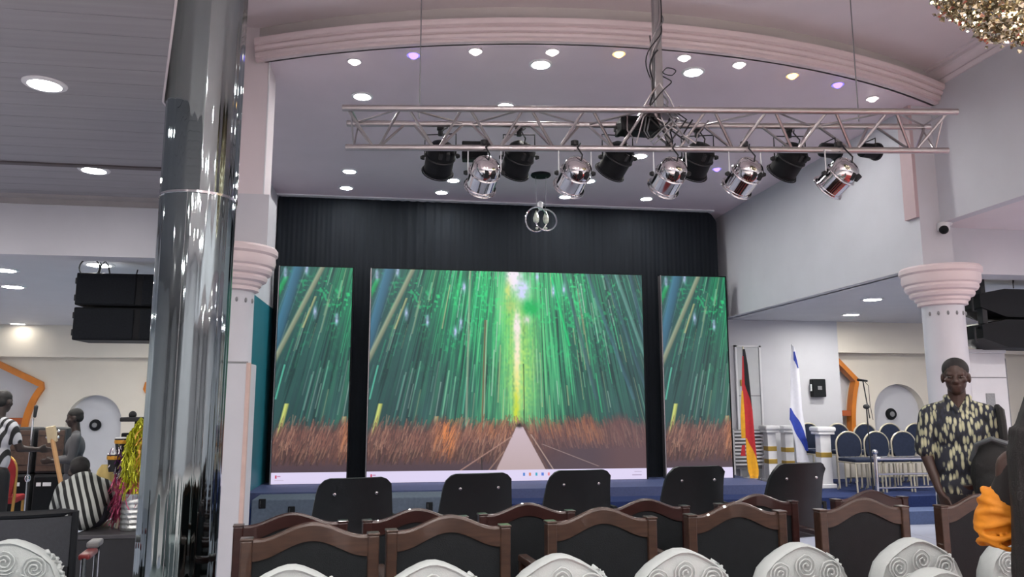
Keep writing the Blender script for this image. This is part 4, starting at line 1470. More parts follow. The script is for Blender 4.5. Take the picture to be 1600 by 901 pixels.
# standing air conditioner
a, b = at_y(1503, 545, 7.75), at_y(1571, 545, 7.75)
t = thing('air_conditioner', 'tall white floor standing air conditioner behind the standing man', 'air conditioner', ((a.x + b.x) / 2, 7.95, 0))
w = (b.x - a.x) / 2
zt = a.z
MB().bevbox(-w, w, -0.19, 0.19, 0.0, zt - 0.04, 0.012).build('body', WHITEP, t)
MB().bevbox(-w - 0.008, w + 0.008, -0.2, 0.2, zt - 0.04, zt, 0.008).build('top_cap', WHITEP, t)
MB().box(-w + 0.02, w - 0.02, -0.196, -0.19, zt - 0.32, zt - 0.31).build('seam', GREYP, t)
MB().bevbox(-0.02, 0.09, -0.198, -0.19, zt - 0.67, zt - 0.49, 0.003).build('control_panel', mat('panel_grey', (150, 154, 156), 0.5, var=0.15, scale=60), t)
MB().box(w - 0.012, w - 0.004, -0.194, -0.186, 0.1, zt - 0.1).build('side_groove', GREYP, t)
for k in range(8):
    MB().box(-w + 0.05, w - 0.05, -0.197, -0.188, 0.2 + 0.05 * k, 0.22 + 0.05 * k).build('louver', GREYP, t)


# ------------------------------------------------------------------ flags
def cloth(rows, m, y0, amp, name, parent, ph=0.0):
    """rows: (z, x_left, x_right) from top to bottom; wavy double-sided cloth with body"""
    mb = MB()
    N = 14
    vs = []
    for side in (0, 1):
        for z, xl, xr in rows:
            for k in range(N + 1):
                x = xl + (xr - xl) * k / N
                vs.append((x, y0 + amp * math.sin((x * 46) + ph + z * 1.3) + side * 0.006, z))
    M_ = len(rows) * (N + 1)
    fs = []
    for side in (0, 1):
        for i in range(len(rows) - 1):
            for k in range(N):
                a_ = side * M_ + i * (N + 1) + k
                fs.append((a_, a_ + 1, a_ + N + 2, a_ + N + 1))
    return mb.add(vs, fs).build(name, m, parent, True, 70)


FB = mat('flag_black', (24, 26, 32), 0.7, var=0.1)
FR = mat('flag_red', (186, 36, 44), 0.65, var=0.1, scale=20)
FG = mat('flag_gold', (226, 164, 26), 0.65, var=0.1, scale=20)
FW = mat('flag_white', (226, 228, 238), 0.65, var=0.03, scale=20)
FBL = mat('flag_blue', (40, 66, 170), 0.65, var=0.1, scale=20)
GY = 10.86
p0 = at_y(1172, 748, GY)
t = thing('german_flag', 'German flag in black red and gold hanging on a pole beside the screens', 'flag', (p0.x, GY, 0.42))


def loc(px, py, y=GY, o=p0, zb=0.42):
    q = at_y(px, py, y)
    return q.x - o.x, q.z - zb


def rowsf(lst, y=GY, o=p0, zb=0.42, sub=4):
    out = []
    for (ya, la, ra), (yb_, lb, rb) in zip(lst[:-1], lst[1:]):
        for s in range(sub):
            f_ = s / sub
            yy = ya + (yb_ - ya) * f_
            l_, r_ = la + (lb - la) * f_, ra + (rb - ra) * f_
            x1, z = loc(l_, yy, y, o, zb)
            x2, _ = loc(r_, yy, y, o, zb)
            out.append((z, x1, x2))
    ya, la, ra = lst[-1]
    x1, z = loc(la, ya, y, o, zb)
    x2, _ = loc(ra, ya, y, o, zb)
    out.append((z, x1, x2))
    return out


xt, ztop_ = loc(1162, 541)
MB().cone((xt + 0.06, 0.03, 0.0), (xt, 0.03, ztop_), 0.012, None, 10).build('pole', GOLDF, t, True)
MB().lathe([(0.14, 0), (0.14, 0.012), (0.05, 0.03), (0.015, 0.05)], 20, (xt + 0.06, 0.03, 0)).build('base', CHROME, t, True)
cloth(rowsf([(545, 1161, 1164), (570, 1161, 1168), (610, 1163.5, 1172), (636, 1172, 1174.5)]), FB, 0.0, 0.012, 'black_stripe', t)
cloth(rowsf([(556, 1160, 1162), (600, 1158.5, 1164), (622, 1159.5, 1171), (640, 1163, 1175), (688, 1164.5, 1179), (715, 1176, 1182)]), FR, -0.004, 0.012, 'red_stripe', t)
cloth(rowsf([(610, 1158, 1160), (650, 1157, 1163), (684, 1158.5, 1164)]), FG, -0.012, 0.008, 'gold_edge', t)
cloth(rowsf([(684, 1164.5, 1166), (700, 1165, 1175), (718, 1166, 1182), (735, 1168, 1185.5), (743, 1171, 1185), (748, 1176, 1180)]), FG, -0.008, 0.014, 'gold_stripe', t)
cloth(rowsf([(695, 1160, 1164), (712, 1158, 1165)]), FR, 0.004, 0.008, 'red_corner', t)

IY = 10.86
q0 = at_y(1247, 745, IY)
t = thing('israeli_flag', 'white and blue Israeli flag hanging on a pole by the pedestals', 'flag', (q0.x, IY, ST))
kw = dict(y=IY, o=q0, zb=ST)
xt, ztop_ = loc(1239, 538, **kw)
MB().cone((xt + 0.08, 0.03, 0.0), (xt, 0.03, ztop_), 0.012, None, 10).build('pole', WHITEP, t, True)
MB().lathe([(0.14, 0), (0.14, 0.012), (0.05, 0.03), (0.015, 0.05)], 20, (xt + 0.08, 0.03, 0)).build('base', CHROME, t, True)
cloth(rowsf([(540, 1238, 1240), (575, 1236, 1249), (620, 1235, 1253), (640, 1234, 1254), (662, 1246, 1258), (690, 1257, 1261), (702, 1260, 1263)], **kw), FW, 0.0, 0.014, 'white_field', t)
cloth(rowsf([(549, 1239, 1241), (562, 1239.5, 1244.5), (575, 1246, 1247.5)], **kw), FBL, -0.012, 0.006, 'upper_blue_stripe', t)
cloth(rowsf([(637, 1233.5, 1235), (655, 1233.5, 1247), (672, 1241, 1256), (690, 1251, 1261.5), (704, 1259, 1263)], **kw), FBL, -0.006, 0.012, 'lower_blue_stripe', t)
cloth(rowsf([(656, 1233, 1236), (680, 1240, 1248), (700, 1244, 1259), (722, 1245, 1265)], **kw), FW, -0.001, 0.012, 'white_hem', t)


# ------------------------------------------------------------------ people
def figure(mb, name, m, parent=None, voxel=0.009, smooth=5, loc=None, rot=None):
    o = mb.build(name, m, parent, False, loc=loc, rot=rot)
    r_ = o.modifiers.new('remesh', 'REMESH')
    r_.mode = 'VOXEL'
    r_.voxel_size = voxel
    r_.use_smooth_shade = True
    s_ = o.modifiers.new('smooth', 'SMOOTH')
    s_.factor = 0.5
    s_.iterations = smooth
    return o


def head_shape(mb, M, s=1.0):
    """head centred at origin looking along -y, placed by M"""
    h = MB()
    h.ball((0, 0.012, 0.03), (0.075, 0.095, 0.088), 20, 14)
    h.ball((0, -0.018, -0.035), (0.062, 0.07, 0.078), 18, 12)
    h.ball((0, -0.045, -0.085), (0.036, 0.038, 0.03), 14, 10)
    h.capsule((-0.036, -0.066, 0.018), (0.036, -0.066, 0.018), 0.015)
    h.capsule((0, -0.08, 0.005), (0, -0.096, -0.030), 0.010, 0.014)
    h.capsule((-0.012, -0.088, -0.034), (0.012, -0.088, -0.034), 0.012)
    h.capsule((-0.020, -0.078, -0.060), (0.020, -0.078, -0.060), 0.010)
    h.capsule((-0.018, -0.075, -0.074), (0.018, -0.075, -0.074), 0.010)
    for s_ in (-1, 1):
        h.ball((s_ * 0.045, -0.055, -0.02), (0.022, 0.025, 0.02), 10, 8)
        h.ball((s_ * 0.078, 0.005, -0.012), (0.012, 0.022, 0.034), 10, 8)
    h.xform(M @ Matrix.Scale(s, 4))
    mb.add(h.v, h.f)


def hair_shape(mb, M, s=1.0):
    h = MB()
    h.ball((0, 0.020, 0.046), (0.081, 0.096, 0.080), 22, 14)
    h.ball((0, 0.045, 0.0), (0.074, 0.068, 0.07), 20, 12)
    h.xform(M @ Matrix.Scale(s, 4))
    mb.add(h.v, h.f)


def hand(mb, w, d, side, s=1.0):
    """relaxed hand: wrist w, pointing d, thumb towards side"""
    d = Vector(d).normalized()
    side = Vector(side)
    side = (side - d * side.dot(d)).normalized()
    nrm = d.cross(side)
    w = Vector(w)
    for k in range(4):
        o = side * (0.030 - 0.019 * k) * s
        mb.capsule(w + o * 0.6 + d * 0.01, w + o + d * 0.085 * s, 0.016 * s, 0.012 * s, 8)
        L = (0.070, 0.080, 0.074, 0.058)[k] * s
        p0_ = w + o + d * 0.088 * s
        p1_ = p0_ + (d * 0.95 + nrm * 0.15).normalized() * L * 0.5
        p2_ = p1_ + (d * 0.8 + nrm * 0.55).normalized() * L * 0.5
        mb.capsule(p0_, p1_, 0.0098 * s, 0.009 * s, 8)
        mb.capsule(p1_, p2_, 0.009 * s, 0.0075 * s, 8)
    t0 = w + side * 0.022 * s + d * 0.02 * s
    t1 = t0 + (side * 0.8 + d * 0.6).normalized() * 0.035 * s
    t2 = t1 + (side * 0.25 + d * 0.95).normalized() * 0.045 * s
    mb.capsule(t0, t1, 0.015 * s, 0.012 * s, 8)
    mb.capsule(t1, t2, 0.011 * s, 0.008 * s, 8)


def eyes(parent, M, s=1.0):
    for sx in (-1, 1):
        MB().ball((sx * 0.031, -0.078, 0.0), (0.014, 0.008, 0.007), 10, 8).xform(M @ Matrix.Scale(s, 4)).build('eye', mat('eye_white', (84, 72, 66), 0.25), parent, True)
        MB().ball((sx * 0.031, -0.0845, 0.0), (0.006, 0.004, 0.006), 8, 6).xform(M @ Matrix.Scale(s, 4)).build('iris', mat('eye_dark', (14, 10, 10), 0.2), parent, True)


def print_shirt():
    m = bpy.data.materials.new('printed_shirt')
    m.use_nodes = True
    nt = m.node_tree
    b = nt.nodes['Principled BSDF']
    b.inputs['Roughness'].default_value = 0.75
    tc = nt.nodes.new('ShaderNodeTexCoord')
    mp_ = nt.nodes.new('ShaderNodeMapping')
    mp_.inputs['Scale'].default_value = (36, 22, 10.5)
    mp_.inputs['Rotation'].default_value = (0, R(18), 0)
    nt.links.new(tc.outputs['Object'], mp_.inputs[0])
    v_ = nt.nodes.new('ShaderNodeTexVoronoi')
    v_.inputs['Scale'].default_value = 1.25
    v_.inputs['Randomness'].default_value = 0.75
    nt.links.new(mp_.outputs[0], v_.inputs['Vector'])
    r_ = nt.nodes.new('ShaderNodeValToRGB')
    r_.color_ramp.interpolation = 'LINEAR'
    e = r_.color_ramp.elements
    e[0].position, e[0].color = 0.0, lin((206, 204, 168))
    e[1].position, e[1].color = 0.44, lin((150, 153, 128))
    x_ = e.new(0.50)
    x_.color = lin((40, 46, 62))
    x_ = e.new(0.74)
    x_.color = lin((24, 27, 34))
    nt.links.new(v_.outputs['Distance'], r_.inputs[0])
    n_ = nt.nodes.new('ShaderNodeTexNoise')
    n_.inputs['Scale'].default_value = 7
    nt.links.new(tc.outputs['Object'], n_.inputs['Vector'])
    r2 = nt.nodes.new('ShaderNodeValToRGB')
    r2.color_ramp.elements[0].position = 0.54
    r2.color_ramp.elements[1].position = 0.62
    nt.links.new(n_.outputs['Fac'], r2.inputs[0])
    mx_ = nt.nodes.new('ShaderNodeMixRGB')
    mx_.inputs[2].default_value = lin((34, 38, 50))
    nt.links.new(r2.outputs[0], mx_.inputs[0])
    nt.links.new(r_.outputs[0], mx_.inputs[1])
    nt.links.new(mx_.outputs[0], b.inputs['Base Color'])
    return m


def stripe_mat(name, ca, cb, scale, rot):
    m = bpy.data.materials.new(name)
    m.use_nodes = True
    nt = m.node_tree
    b = nt.nodes['Principled BSDF']
    b.inputs['Roughness'].default_value = 0.8
    tc = nt.nodes.new('ShaderNodeTexCoord')
    mp_ = nt.nodes.new('ShaderNodeMapping')
    mp_.inputs['Rotation'].default_value = rot
    nt.links.new(tc.outputs['Object'], mp_.inputs[0])
    w_ = nt.nodes.new('ShaderNodeTexWave')
    w_.inputs['Scale'].default_value = scale
    w_.inputs['Distortion'].default_value = 1.2
    w_.inputs['Detail'].default_value = 1
    w_.inputs['Detail Scale'].default_value = 0.6
    nt.links.new(mp_.outputs[0], w_.inputs['Vector'])
    r_ = nt.nodes.new('ShaderNodeValToRGB')
    r_.color_ramp.elements[0].position = 0.42
    r_.color_ramp.elements[1].position = 0.58
    r_.color_ramp.elements[0].color = lin(ca)
    r_.color_ramp.elements[1].color = lin(cb)
    nt.links.new(w_.outputs['Fac'], r_.inputs[0])
    nt.links.new(r_.outputs[0], b.inputs['Base Color'])
    return m


# standing man with printed shirt (faces the camera)
MY = 4.95
mpos = at_y(1497, 640, MY)
man = thing('person', 'man in dark printed short sleeve shirt standing beyond the chairs', 'person', (mpos.x, MY, 0), R(-34))
Mh = Matrix.Translation((0.0, -0.03, 1.69)) @ Matrix.Rotation(R(4), 4, 'X') @ Matrix.Rotation(R(-6), 4, 'Z')
b_ = MB()
head_shape(b_, Mh, 1.06)
b_.capsule((0, 0.01, 1.46), (0, -0.008, 1.62), 0.062, 0.056)
b_.ball((0, 0.01, 1.32), (0.165, 0.1, 0.17), 18, 12)
b_.ball((0, 0.01, 1.08), (0.145, 0.095, 0.2), 18, 12)
b_.ball((0, 0.02, 0.92), (0.155, 0.105, 0.14), 18, 12)
for s in (-1, 1):
    b_.capsule((s * 0.05, 0.01, 1.47), (s * 0.17, 0.01, 1.42), 0.05, 0.055)
    b_.capsule((s * 0.085, 0.01, 0.88), (s * 0.095, 0.0, 0.48), 0.08, 0.055)
    b_.capsule((s * 0.095, 0.0, 0.48), (s * 0.10, 0.03, 0.09), 0.055, 0.038)
    b_.capsule((s * 0.10, 0.04, 0.045), (s * 0.12, -0.14, 0.035), 0.042, 0.034)
# his right arm (photo left) hangs, his left arm bends behind the bag
b_.capsule((-0.185, 0.01, 1.41), (-0.215, 0.02, 1.13), 0.05, 0.042)
b_.capsule((-0.215, 0.02, 1.13), (-0.155, -0.05, 0.90), 0.043, 0.028)
hand(b_, (-0.15, -0.055, 0.885), (0.25, -0.15, -1), (0.5, -0.8, 0), 1.08)
b_.capsule((0.185, 0.01, 1.41), (0.225, 0.04, 1.13), 0.05, 0.042)
b_.capsule((0.225, 0.04, 1.13), (0.14, -0.06, 0.96), 0.042, 0.028)
hand(b_, (0.135, -0.065, 0.955), (-0.9, -0.3, -0.3), (0, -0.4, 0.9), 1.0)
body = figure(b_, 'body', SKIN, man, 0.0065, 4)
h_ = MB()
hair_shape(h_, Mh, 1.06)
figure(h_, 'hair', HAIR, man, 0.007, 3)
eyes(man, Mh, 1.06)
s_ = MB()
s_.ball((0, 0.01, 1.31), (0.19, 0.122, 0.17), 20, 14)
s_.ball((0, 0.01, 1.10), (0.178, 0.118, 0.22), 20, 14)
s_.ball((0, 0.015, 0.94), (0.185, 0.125, 0.14), 20, 12)
for s in (-1, 1):
    s_.capsule((s * 0.045, 0.015, 1.475), (s * 0.175, 0.01, 1.43), 0.062, 0.068)
    s_.capsule((s * 0.185, 0.01, 1.42), (s * (0.222), 0.02, 1.19), 0.068, 0.072)
    s_.capsule((s * 0.012, -0.072, 1.45), (s * 0.07, -0.01, 1.545), 0.018, 0.022)
    s_.capsule((s * 0.07, -0.01, 1.545), (s * 0.03, 0.07, 1.555), 0.022, 0.02)
figure(s_, 'shirt', print_shirt(), man, 0.009, 4)
tr = MB()
tr.ball((0, 0.02, 0.88), (0.17, 0.12, 0.12), 18, 12)
for s in (-1, 1):
    tr.capsule((s * 0.085, 0.01, 0.86), (s * 0.095, 0.0, 0.48), 0.095, 0.078)
    tr.capsule((s * 0.095, 0.0, 0.48), (s * 0.10, 0.03, 0.12), 0.078, 0.068)
figure(tr, 'trousers', mat('dark_trousers', (28, 30, 36), 0.8, var=0.1), man, 0.012, 4)
for s in (-1, 1):
    sh = MB()
    sh.capsule((s * 0.10, 0.05, 0.045), (s * 0.125, -0.16, 0.04), 0.05, 0.044)
    sh.box(s * 0.11 - 0.05, s * 0.11 + 0.05, -0.2, 0.1, 0.0, 0.03)
    figure(sh, 'shoe', BLACK, man, 0.012, 3)

# backpack carried against his side
bp = thing('backpack', 'black backpack slung in front of the standing man', 'backpack', (mpos.x + 0.02, MY - 0.27, 0.82), R(-44))
k_ = MB()
k_.ball((0, 0, 0.20), (0.145, 0.09, 0.24), 18, 12)
k_.bevbox(-0.125, 0.125, -0.075, 0.075, 0.0, 0.33, 0.05)
k_.ball((0, -0.07, 0.12), (0.1, 0.045, 0.11), 14, 10)
BAG = mat('black_nylon', (15, 17, 18), 0.75, var=0.15, scale=30, bump=0.2, bscale=80)
figure(k_, 'bag', BAG, bp, 0.012, 4)
MB().tube([(-0.13, 0.0, 0.30), (-0.09, -0.05, 0.41), (0.0, -0.07, 0.452), (0.09, -0.05, 0.42), (0.14, 0.0, 0.33)], 0.017, 8).build('top_piping', mat('grey_piping', (74, 80, 84), 0.5), bp, True)
MB().tube([(0.02, 0.12, 0.30), (0.06, 0.10, 0.45), (0.055, 0.115, 0.56), (0.05, 0.16, 0.635), (0.03, 0.24, 0.66)], [0.018, 0.026, 0.028, 0.026, 0.02], 8).build('strap', BAG, bp, True)
MB().box(0.055, 0.067, -0.118, -0.11, 0.12, 0.25).xform(Matrix.Translation((0.06, 0, 0.17)) @ Matrix.Rotation(R(20), 4, 'Y') @ Matrix.Translation((-0.06, 0, -0.17))).build('white_mark', WHITEP, bp)
MB().tube([(0.10, -0.02, 0.03), (0.13, -0.04, -0.02), (0.11, -0.05, -0.07)], 0.01, 6).build('buckle_strap', GREYP, bp, True)

# person in black at the right edge, seen from behind, one orange sleeve
q = at_y(1672, 800, 2.35)
lady = thing('person', 'person in black with long hair and orange sleeve cut off at right edge', 'person', (q.x, 2.35, 0), R(-40))
Mh = Matrix.Translation((0.02, 0.0, 1.56)) @ Matrix.Rotation(math.pi, 4, 'Z')
b_ = MB()
head_shape(b_, Mh, 1.0)
b_.capsule((0, 0, 1.34), (0, 0, 1.5), 0.055, 0.05)
b_.ball((0, 0, 1.20), (0.15, 0.1, 0.17), 16, 12)
b_.ball((0, 0, 0.95), (0.15, 0.11, 0.22), 16, 12)
for s in (-1, 1):
    b_.capsule((s * 0.06, 0, 1.35), (s * 0.15, 0, 1.30), 0.042)
    b_.capsule((s * 0.16, 0, 1.29), (s * 0.19, 0.02, 1.07), 0.042, 0.036)
    b_.capsule((s * 0.19, 0.02, 1.07), (s * 0.11, 0.23, 1.08), 0.036, 0.026)
    hand(b_, (s * 0.10, 0.24, 1.08), (-s * 0.6, 0.8, 0), (0, 0, 1), 0.95)
    b_.capsule((s * 0.08, 0, 0.85), (s * 0.09, 0, 0.1), 0.08, 0.045)
    b_.capsule((s * 0.09, -0.02, 0.04), (s * 0.09, 0.15, 0.035), 0.04, 0.03)
figure(b_, 'body', SKIN, lady, 0.010, 4)
BLK = mat('black_dress', (20, 19, 20), 0.85, var=0.1)
d_ = MB()
d_.ball((0, 0, 1.20), (0.165, 0.115, 0.175), 18, 12)
d_.ball((0, 0, 0.98), (0.17, 0.125, 0.24), 18, 12)
d_.capsule((0, 0, 0.85), (0, 0, 0.25), 0.17, 0.19, 20)
for s in (-1, 1):
    d_.capsule((s * 0.06, 0, 1.34), (s * 0.14, 0, 1.27), 0.055)
    d_.capsule((s * 0.14, 0, 1.27), (s * 0.185, 0.008, 1.165), 0.052, 0.054)
figure(d_, 'dress', BLK, lady, 0.012, 4)
h_ = MB()
h_.ball((0.02, -0.015, 1.60), (0.098, 0.112, 0.105), 18, 12)
h_.capsule((0.02, -0.05, 1.53), (-0.005, -0.09, 1.32), 0.115, 0.165)
h_.capsule((-0.005, -0.09, 1.32), (-0.01, -0.12, 0.75), 0.165, 0.165)
rnd = random.Random(8)
for k in range(16):
    a_ = R(150 + 240 * k / 15)
    x0_, y0_ = 0.155 * math.cos(a_), -0.10 + 0.155 * math.sin(a_)
    h_.tube([(x0_ * 0.9, y0_ + 0.03, 1.42), (x0_ + 0.012 * rnd.uniform(-1, 1), y0_, 1.2), (x0_ + 0.02 * rnd.uniform(-1, 1), y0_ - 0.01, 0.95), (x0_ + 0.02 * rnd.uniform(-1, 1), y0_, 0.72)], 0.02, 6)
figure(h_, 'hair', HAIR, lady, 0.010, 2)
s_ = MB()
s_.capsule((-0.19, 0.01, 1.17), (-0.215, 0.02, 1.10), 0.055, 0.066)
s_.capsule((-0.215, 0.02, 1.10), (-0.215, 0.04, 1.06), 0.068, 0.062)
for k in range(6):
    zz = 1.02 + 0.034 * k
    rr = (0.058, 0.066, 0.070, 0.068, 0.062, 0.052)[k]
    ring = [(-0.215 + 0.004 * k + rr * math.cos(a_), 0.02 + rr * math.sin(a_), zz + 0.013 * math.sin(2 * a_ + k * 1.7)) for a_ in [2 * math.pi * i / 20 for i in range(20)]]
    s_.tube(ring, 0.010, 6, True)
figure(s_, 'orange_sleeve', mat('orange_cloth', (196, 122, 14), 0.7, var=0.15, scale=14, bump=0.2, bscale=40), lady, 0.006, 2)

# musician in grey, facing left
q = at_y(121, 640, 9.2)
mu = thing('person', 'musician in dark grey clothes standing sideways by the round niche', 'person', (q.x, 9.2, 0), R(-70))
ht = q.z
k0 = ht / 1.80
Mh = Matrix.Translation((0, -0.03, 1.69)) @ Matrix.Rotation(R(8), 4, 'X')


def simple_body(pose_arm):
    b_ = MB()
    head_shape(b_, Mh, 1.05)
    b_.capsule((0, 0.01, 1.46), (0, -0.01, 1.62), 0.06, 0.055)
    b_.ball((0, 0.01, 1.30), (0.17, 0.105, 0.18), 16, 12)
    b_.ball((0, 0.01, 1.06), (0.15, 0.1, 0.2), 16, 12)
    b_.ball((0, 0.02, 0.92), (0.16, 0.11, 0.14), 16, 12)
    for s in (-1, 1):
        b_.capsule((s * 0.05, 0.01, 1.46), (s * 0.17, 0.01, 1.41), 0.05, 0.055)
        e_, w_ = pose_arm(s)
        b_.capsule((s * 0.185, 0.01, 1.40), e_, 0.05, 0.042)
        b_.capsule(e_, w_, 0.042, 0.028)
        hand(b_, w_, Vector(w_) - Vector(e_), (0, 0, 1), 1.0)
        b_.capsule((s * 0.085, 0.01, 0.88), (s * 0.095, 0, 0.48), 0.08, 0.055)
        b_.capsule((s * 0.095, 0, 0.48), (s * 0.10, 0.03, 0.09), 0.055, 0.04)
        b_.capsule((s * 0.10, 0.04, 0.045), (s * 0.12, -0.14, 0.035), 0.042, 0.034)
    return b_


def simple_clothes(pose_arm, long_sleeve):
    s_ = MB()
    s_.ball((0, 0.01, 1.29), (0.195, 0.125, 0.18), 16, 12)
    s_.ball((0, 0.01, 1.06), (0.175, 0.12, 0.22), 16, 12)
    for s in (-1, 1):
        e_, w_ = pose_arm(s)
        s_.capsule((s * 0.05, 0.01, 1.465), (s * 0.175, 0.01, 1.42), 0.06, 0.066)
        s_.capsule((s * 0.185, 0.01, 1.40), Vector(e_) * (1 if long_sleeve else 0.6) + Vector((s * 0.185, 0.01, 1.40)) * (0 if long_sleeve else 0.4), 0.066, 0.06)
        if long_sleeve:
            s_.capsule(e_, Vector(e_) * 0.25 + Vector(w_) * 0.75, 0.056, 0.045)
    tr = MB()
    tr.ball((0, 0.02, 0.88), (0.178, 0.13, 0.13), 16, 12)
    for s in (-1, 1):
        tr.capsule((s * 0.085, 0.01, 0.86), (s * 0.095, 0.0, 0.48), 0.1, 0.085)
        tr.capsule((s * 0.095, 0.0, 0.48), (s * 0.10, 0.03, 0.1), 0.085, 0.075)
    return s_, tr


pa = lambda s: ((s * 0.2, -0.02, 1.14), (s * 0.12, -0.24, 1.12))
figure(simple_body(pa), 'body', SKIN2, mu, 0.012, 4)
cs, ct = simple_clothes(pa, True)
figure(cs, 'shirt', mat('dark_grey_shirt', (70, 70, 74), 0.8, var=0.1), mu, 0.014, 4)
figure(ct, 'trousers', mat('grey_trousers', (72, 74, 82), 0.8, var=0.1), mu, 0.014, 4)
h_ = MB()
hair_shape(h_, Mh, 1.05)
figure(h_, 'hair', HAIR, mu, 0.012, 3)
mu.scale = (k0, k0, k0)

# musician at the left edge, back turned
q = at_y(4, 612, 8.7)
mv = thing('person', 'musician in black and white top at the far left edge, back turned', 'person', (q.x, 8.7, 0), R(160))
k1 = q.z / 1.80
pb = lambda s: ((s * 0.24, -0.06, 1.16), (s * 0.3, -0.26, 1.14))
figure(simple_body(pb), 'body', SKIN2, mv, 0.012, 4)
cs, ct = simple_clothes(pb, False)
figure(cs, 'shirt', stripe_mat('black_white_top', (28, 28, 30), (176, 178, 184), 4.0, (0, R(20), 0)), mv, 0.014, 4)
figure(ct, 'trousers', mat('black_trousers', (26, 27, 31), 0.85, var=0.1), mv, 0.014, 4)
h_ = MB()
hair_shape(h_, Mh, 1.05)
figure(h_, 'hair', HAIR, mv, 0.012, 3)
mv.scale = (k1, k1, k1)

# man in striped shirt, seated and bent forward away from us
q = at_y(126, 835, 6.85)
st = thing('person', 'man in black and white striped shirt sitting bent over on the block', 'person', (q.x, 6.86, 0.49), R(20))
b_ = MB()
Mh = Matrix.Translation((-0.05, 0.30, 0.44)) @ Matrix.Rotation(math.pi, 4, 'Z') @ Matrix.Rotation(R(50), 4, 'X')
head_shape(b_, Mh, 0.98)
b_.capsule((-0.02, 0.16, 0.37), (-0.04, 0.25, 0.40), 0.056, 0.052)
b_.capsule((0, 0.0, 0.13), (-0.01, 0.12, 0.32), 0.125, 0.125, 16)
for s in (-1, 1):
    b_.capsule((s * 0.06, 0.13, 0.36), (s * 0.14, 0.12, 0.32), 0.048)
    b_.capsule((s * 0.155, 0.12, 0.31), (s * 0.19, 0.24, 0.14), 0.044, 0.038)
    b_.capsule((s * 0.19, 0.24, 0.14), (s * 0.08, 0.38, 0.12), 0.038, 0.028)
    hand(b_, (s * 0.08, 0.39, 0.12), (-s * 0.3, 0.8, -0.2), (0, 0, 1), 0.95)
    b_.capsule((s * 0.09, 0.02, 0.09), (s * 0.18, 0.30, 0.12), 0.075, 0.055)
    b_.capsule((s * 0.18, 0.30, 0.12), (s * 0.03, 0.42, 0.05), 0.05, 0.036)
    b_.capsule((s * 0.03, 0.42, 0.045), (-s * 0.05, 0.54, 0.04), 0.038, 0.03)
figure(b_, 'body', SKIN2, st, 0.011, 4)
s_ = MB()
s_.capsule((0, -0.01, 0.15), (-0.01, 0.10, 0.31), 0.150, 0.150, 18)
s_.ball((0, 0.05, 0.25), (0.185, 0.135, 0.15), 18, 12)
for s in (-1, 1):
    s_.capsule((s * 0.05, 0.13, 0.365), (s * 0.145, 0.12, 0.33), 0.06)
    s_.capsule((s * 0.155, 0.12, 0.31), (s * 0.195, 0.22, 0.15), 0.062, 0.058)
figure(s_, 'striped_shirt', stripe_mat('black_white_stripes', (22, 25, 26), (176, 182, 178), 6.2, (0, R(16), 0)), st, 0.011, 4)
tr = MB()
tr.ball((0, 0.02, 0.09), (0.15, 0.14, 0.09), 16, 10)
for s in (-1, 1):
    tr.capsule((s * 0.09, 0.03, 0.095), (s * 0.18, 0.30, 0.12), 0.088, 0.072)
    tr.capsule((s * 0.18, 0.30, 0.115), (s * 0.06, 0.40, 0.075), 0.07, 0.058)
figure(tr, 'trousers', mat('navy_trousers', (30, 32, 44), 0.8, var=0.1), st, 0.012, 4)
h_ = MB()
hair_shape(h_, Mh, 0.98)
figure(h_, 'hair', HAIR, st, 0.012, 3)

# ------------------------------------------------------------------ band corner at left
a, b = at_y(112, 838, 6.62), -1.74
t = thing('stage_riser', 'low black stage block left of the mirrored column', 'stage block', ((a.x + b) / 2, 7.15, 0))
w = (b - a.x) / 2
MB().bevbox(-w, w, -0.53, 0.55, 0, 0.455, 0.008).build('front', BLACK, t)
MB().bevbox(-w - 0.01, w + 0.01, -0.54, 0.56, 0.455, 0.49, 0.006).build('top', mat('dark_grey_top', (62, 62, 66), 0.5, var=0.08), t)
TZ = 0.49


def tinsel(n_, seed, shape, length, wdt):
    rnd = random.Random(seed)
    mb = MB()
    for k in range(n_):
        p = Vector(shape(rnd))
        d = Vector((rnd.uniform(-0.5, 0.5), rnd.uniform(-0.5, 0.5), -1)).normalized()
        c = d.cross(Vector((rnd.uniform(-1, 1), rnd.uniform(-1, 1), 0.2))).normalized() * wdt
        L_ = length * rnd.uniform(0.5, 1.2)
        b0 = d.orthogonal().normalized() * L_ * 0.15 * rnd.uniform(-1, 1)
        vs = []
        for i in range(4):
            q_ = p + d * L_ * i / 3 + b0 * math.sin(math.pi * i / 3)
            vs += [q_ - c, q_ + c]
        mb.add(vs, [(0, 1, 3, 2), (2, 3, 5, 4), (4, 5, 7, 6)])
    return mb


q = at_y(208, 830, 6.85)
t = thing('silver_bucket', 'ribbed silver foil bucket on the black stage block', 'bucket', (q.x, 6.85, TZ))
pr = [(0.092, 0.0)]
for k in range(14):
    pr += [(0.100 + 0.006 * (k % 2), 0.005 + 0.02 * k)]
pr += [(0.108, 0.29), (0.098, 0.285), (0.09, 0.1)]
MB().lathe(pr, 28).build('foil', mat('crumpled_foil', (190, 196, 196), 0.28, 0.85, var=0.15, scale=20, bump=0.6, bscale=40), t, True, 20)
t = thing('tinsel_plume', 'tall yellow green tinsel plume standing in the silver bucket', 'decoration', (q.x, 6.85, TZ + 0.26))
MB().cone((0, 0, -0.2), (0, 0, 0.55), 0.012, None, 8).build('stick', GOLDF, t)


def plume(rnd):
    a_ = rnd.uniform(0, 6.28)
    z = rnd.uniform(0.06, 0.64)
    u = (z - 0.06) / 0.58
    r_ = 0.105 * (1 - (max(0, u - 0.55) / 0.45) ** 2.2) * rnd.uniform(0.75, 1.05)
    return (r_ * math.cos(a_), r_ * math.sin(a_), z)


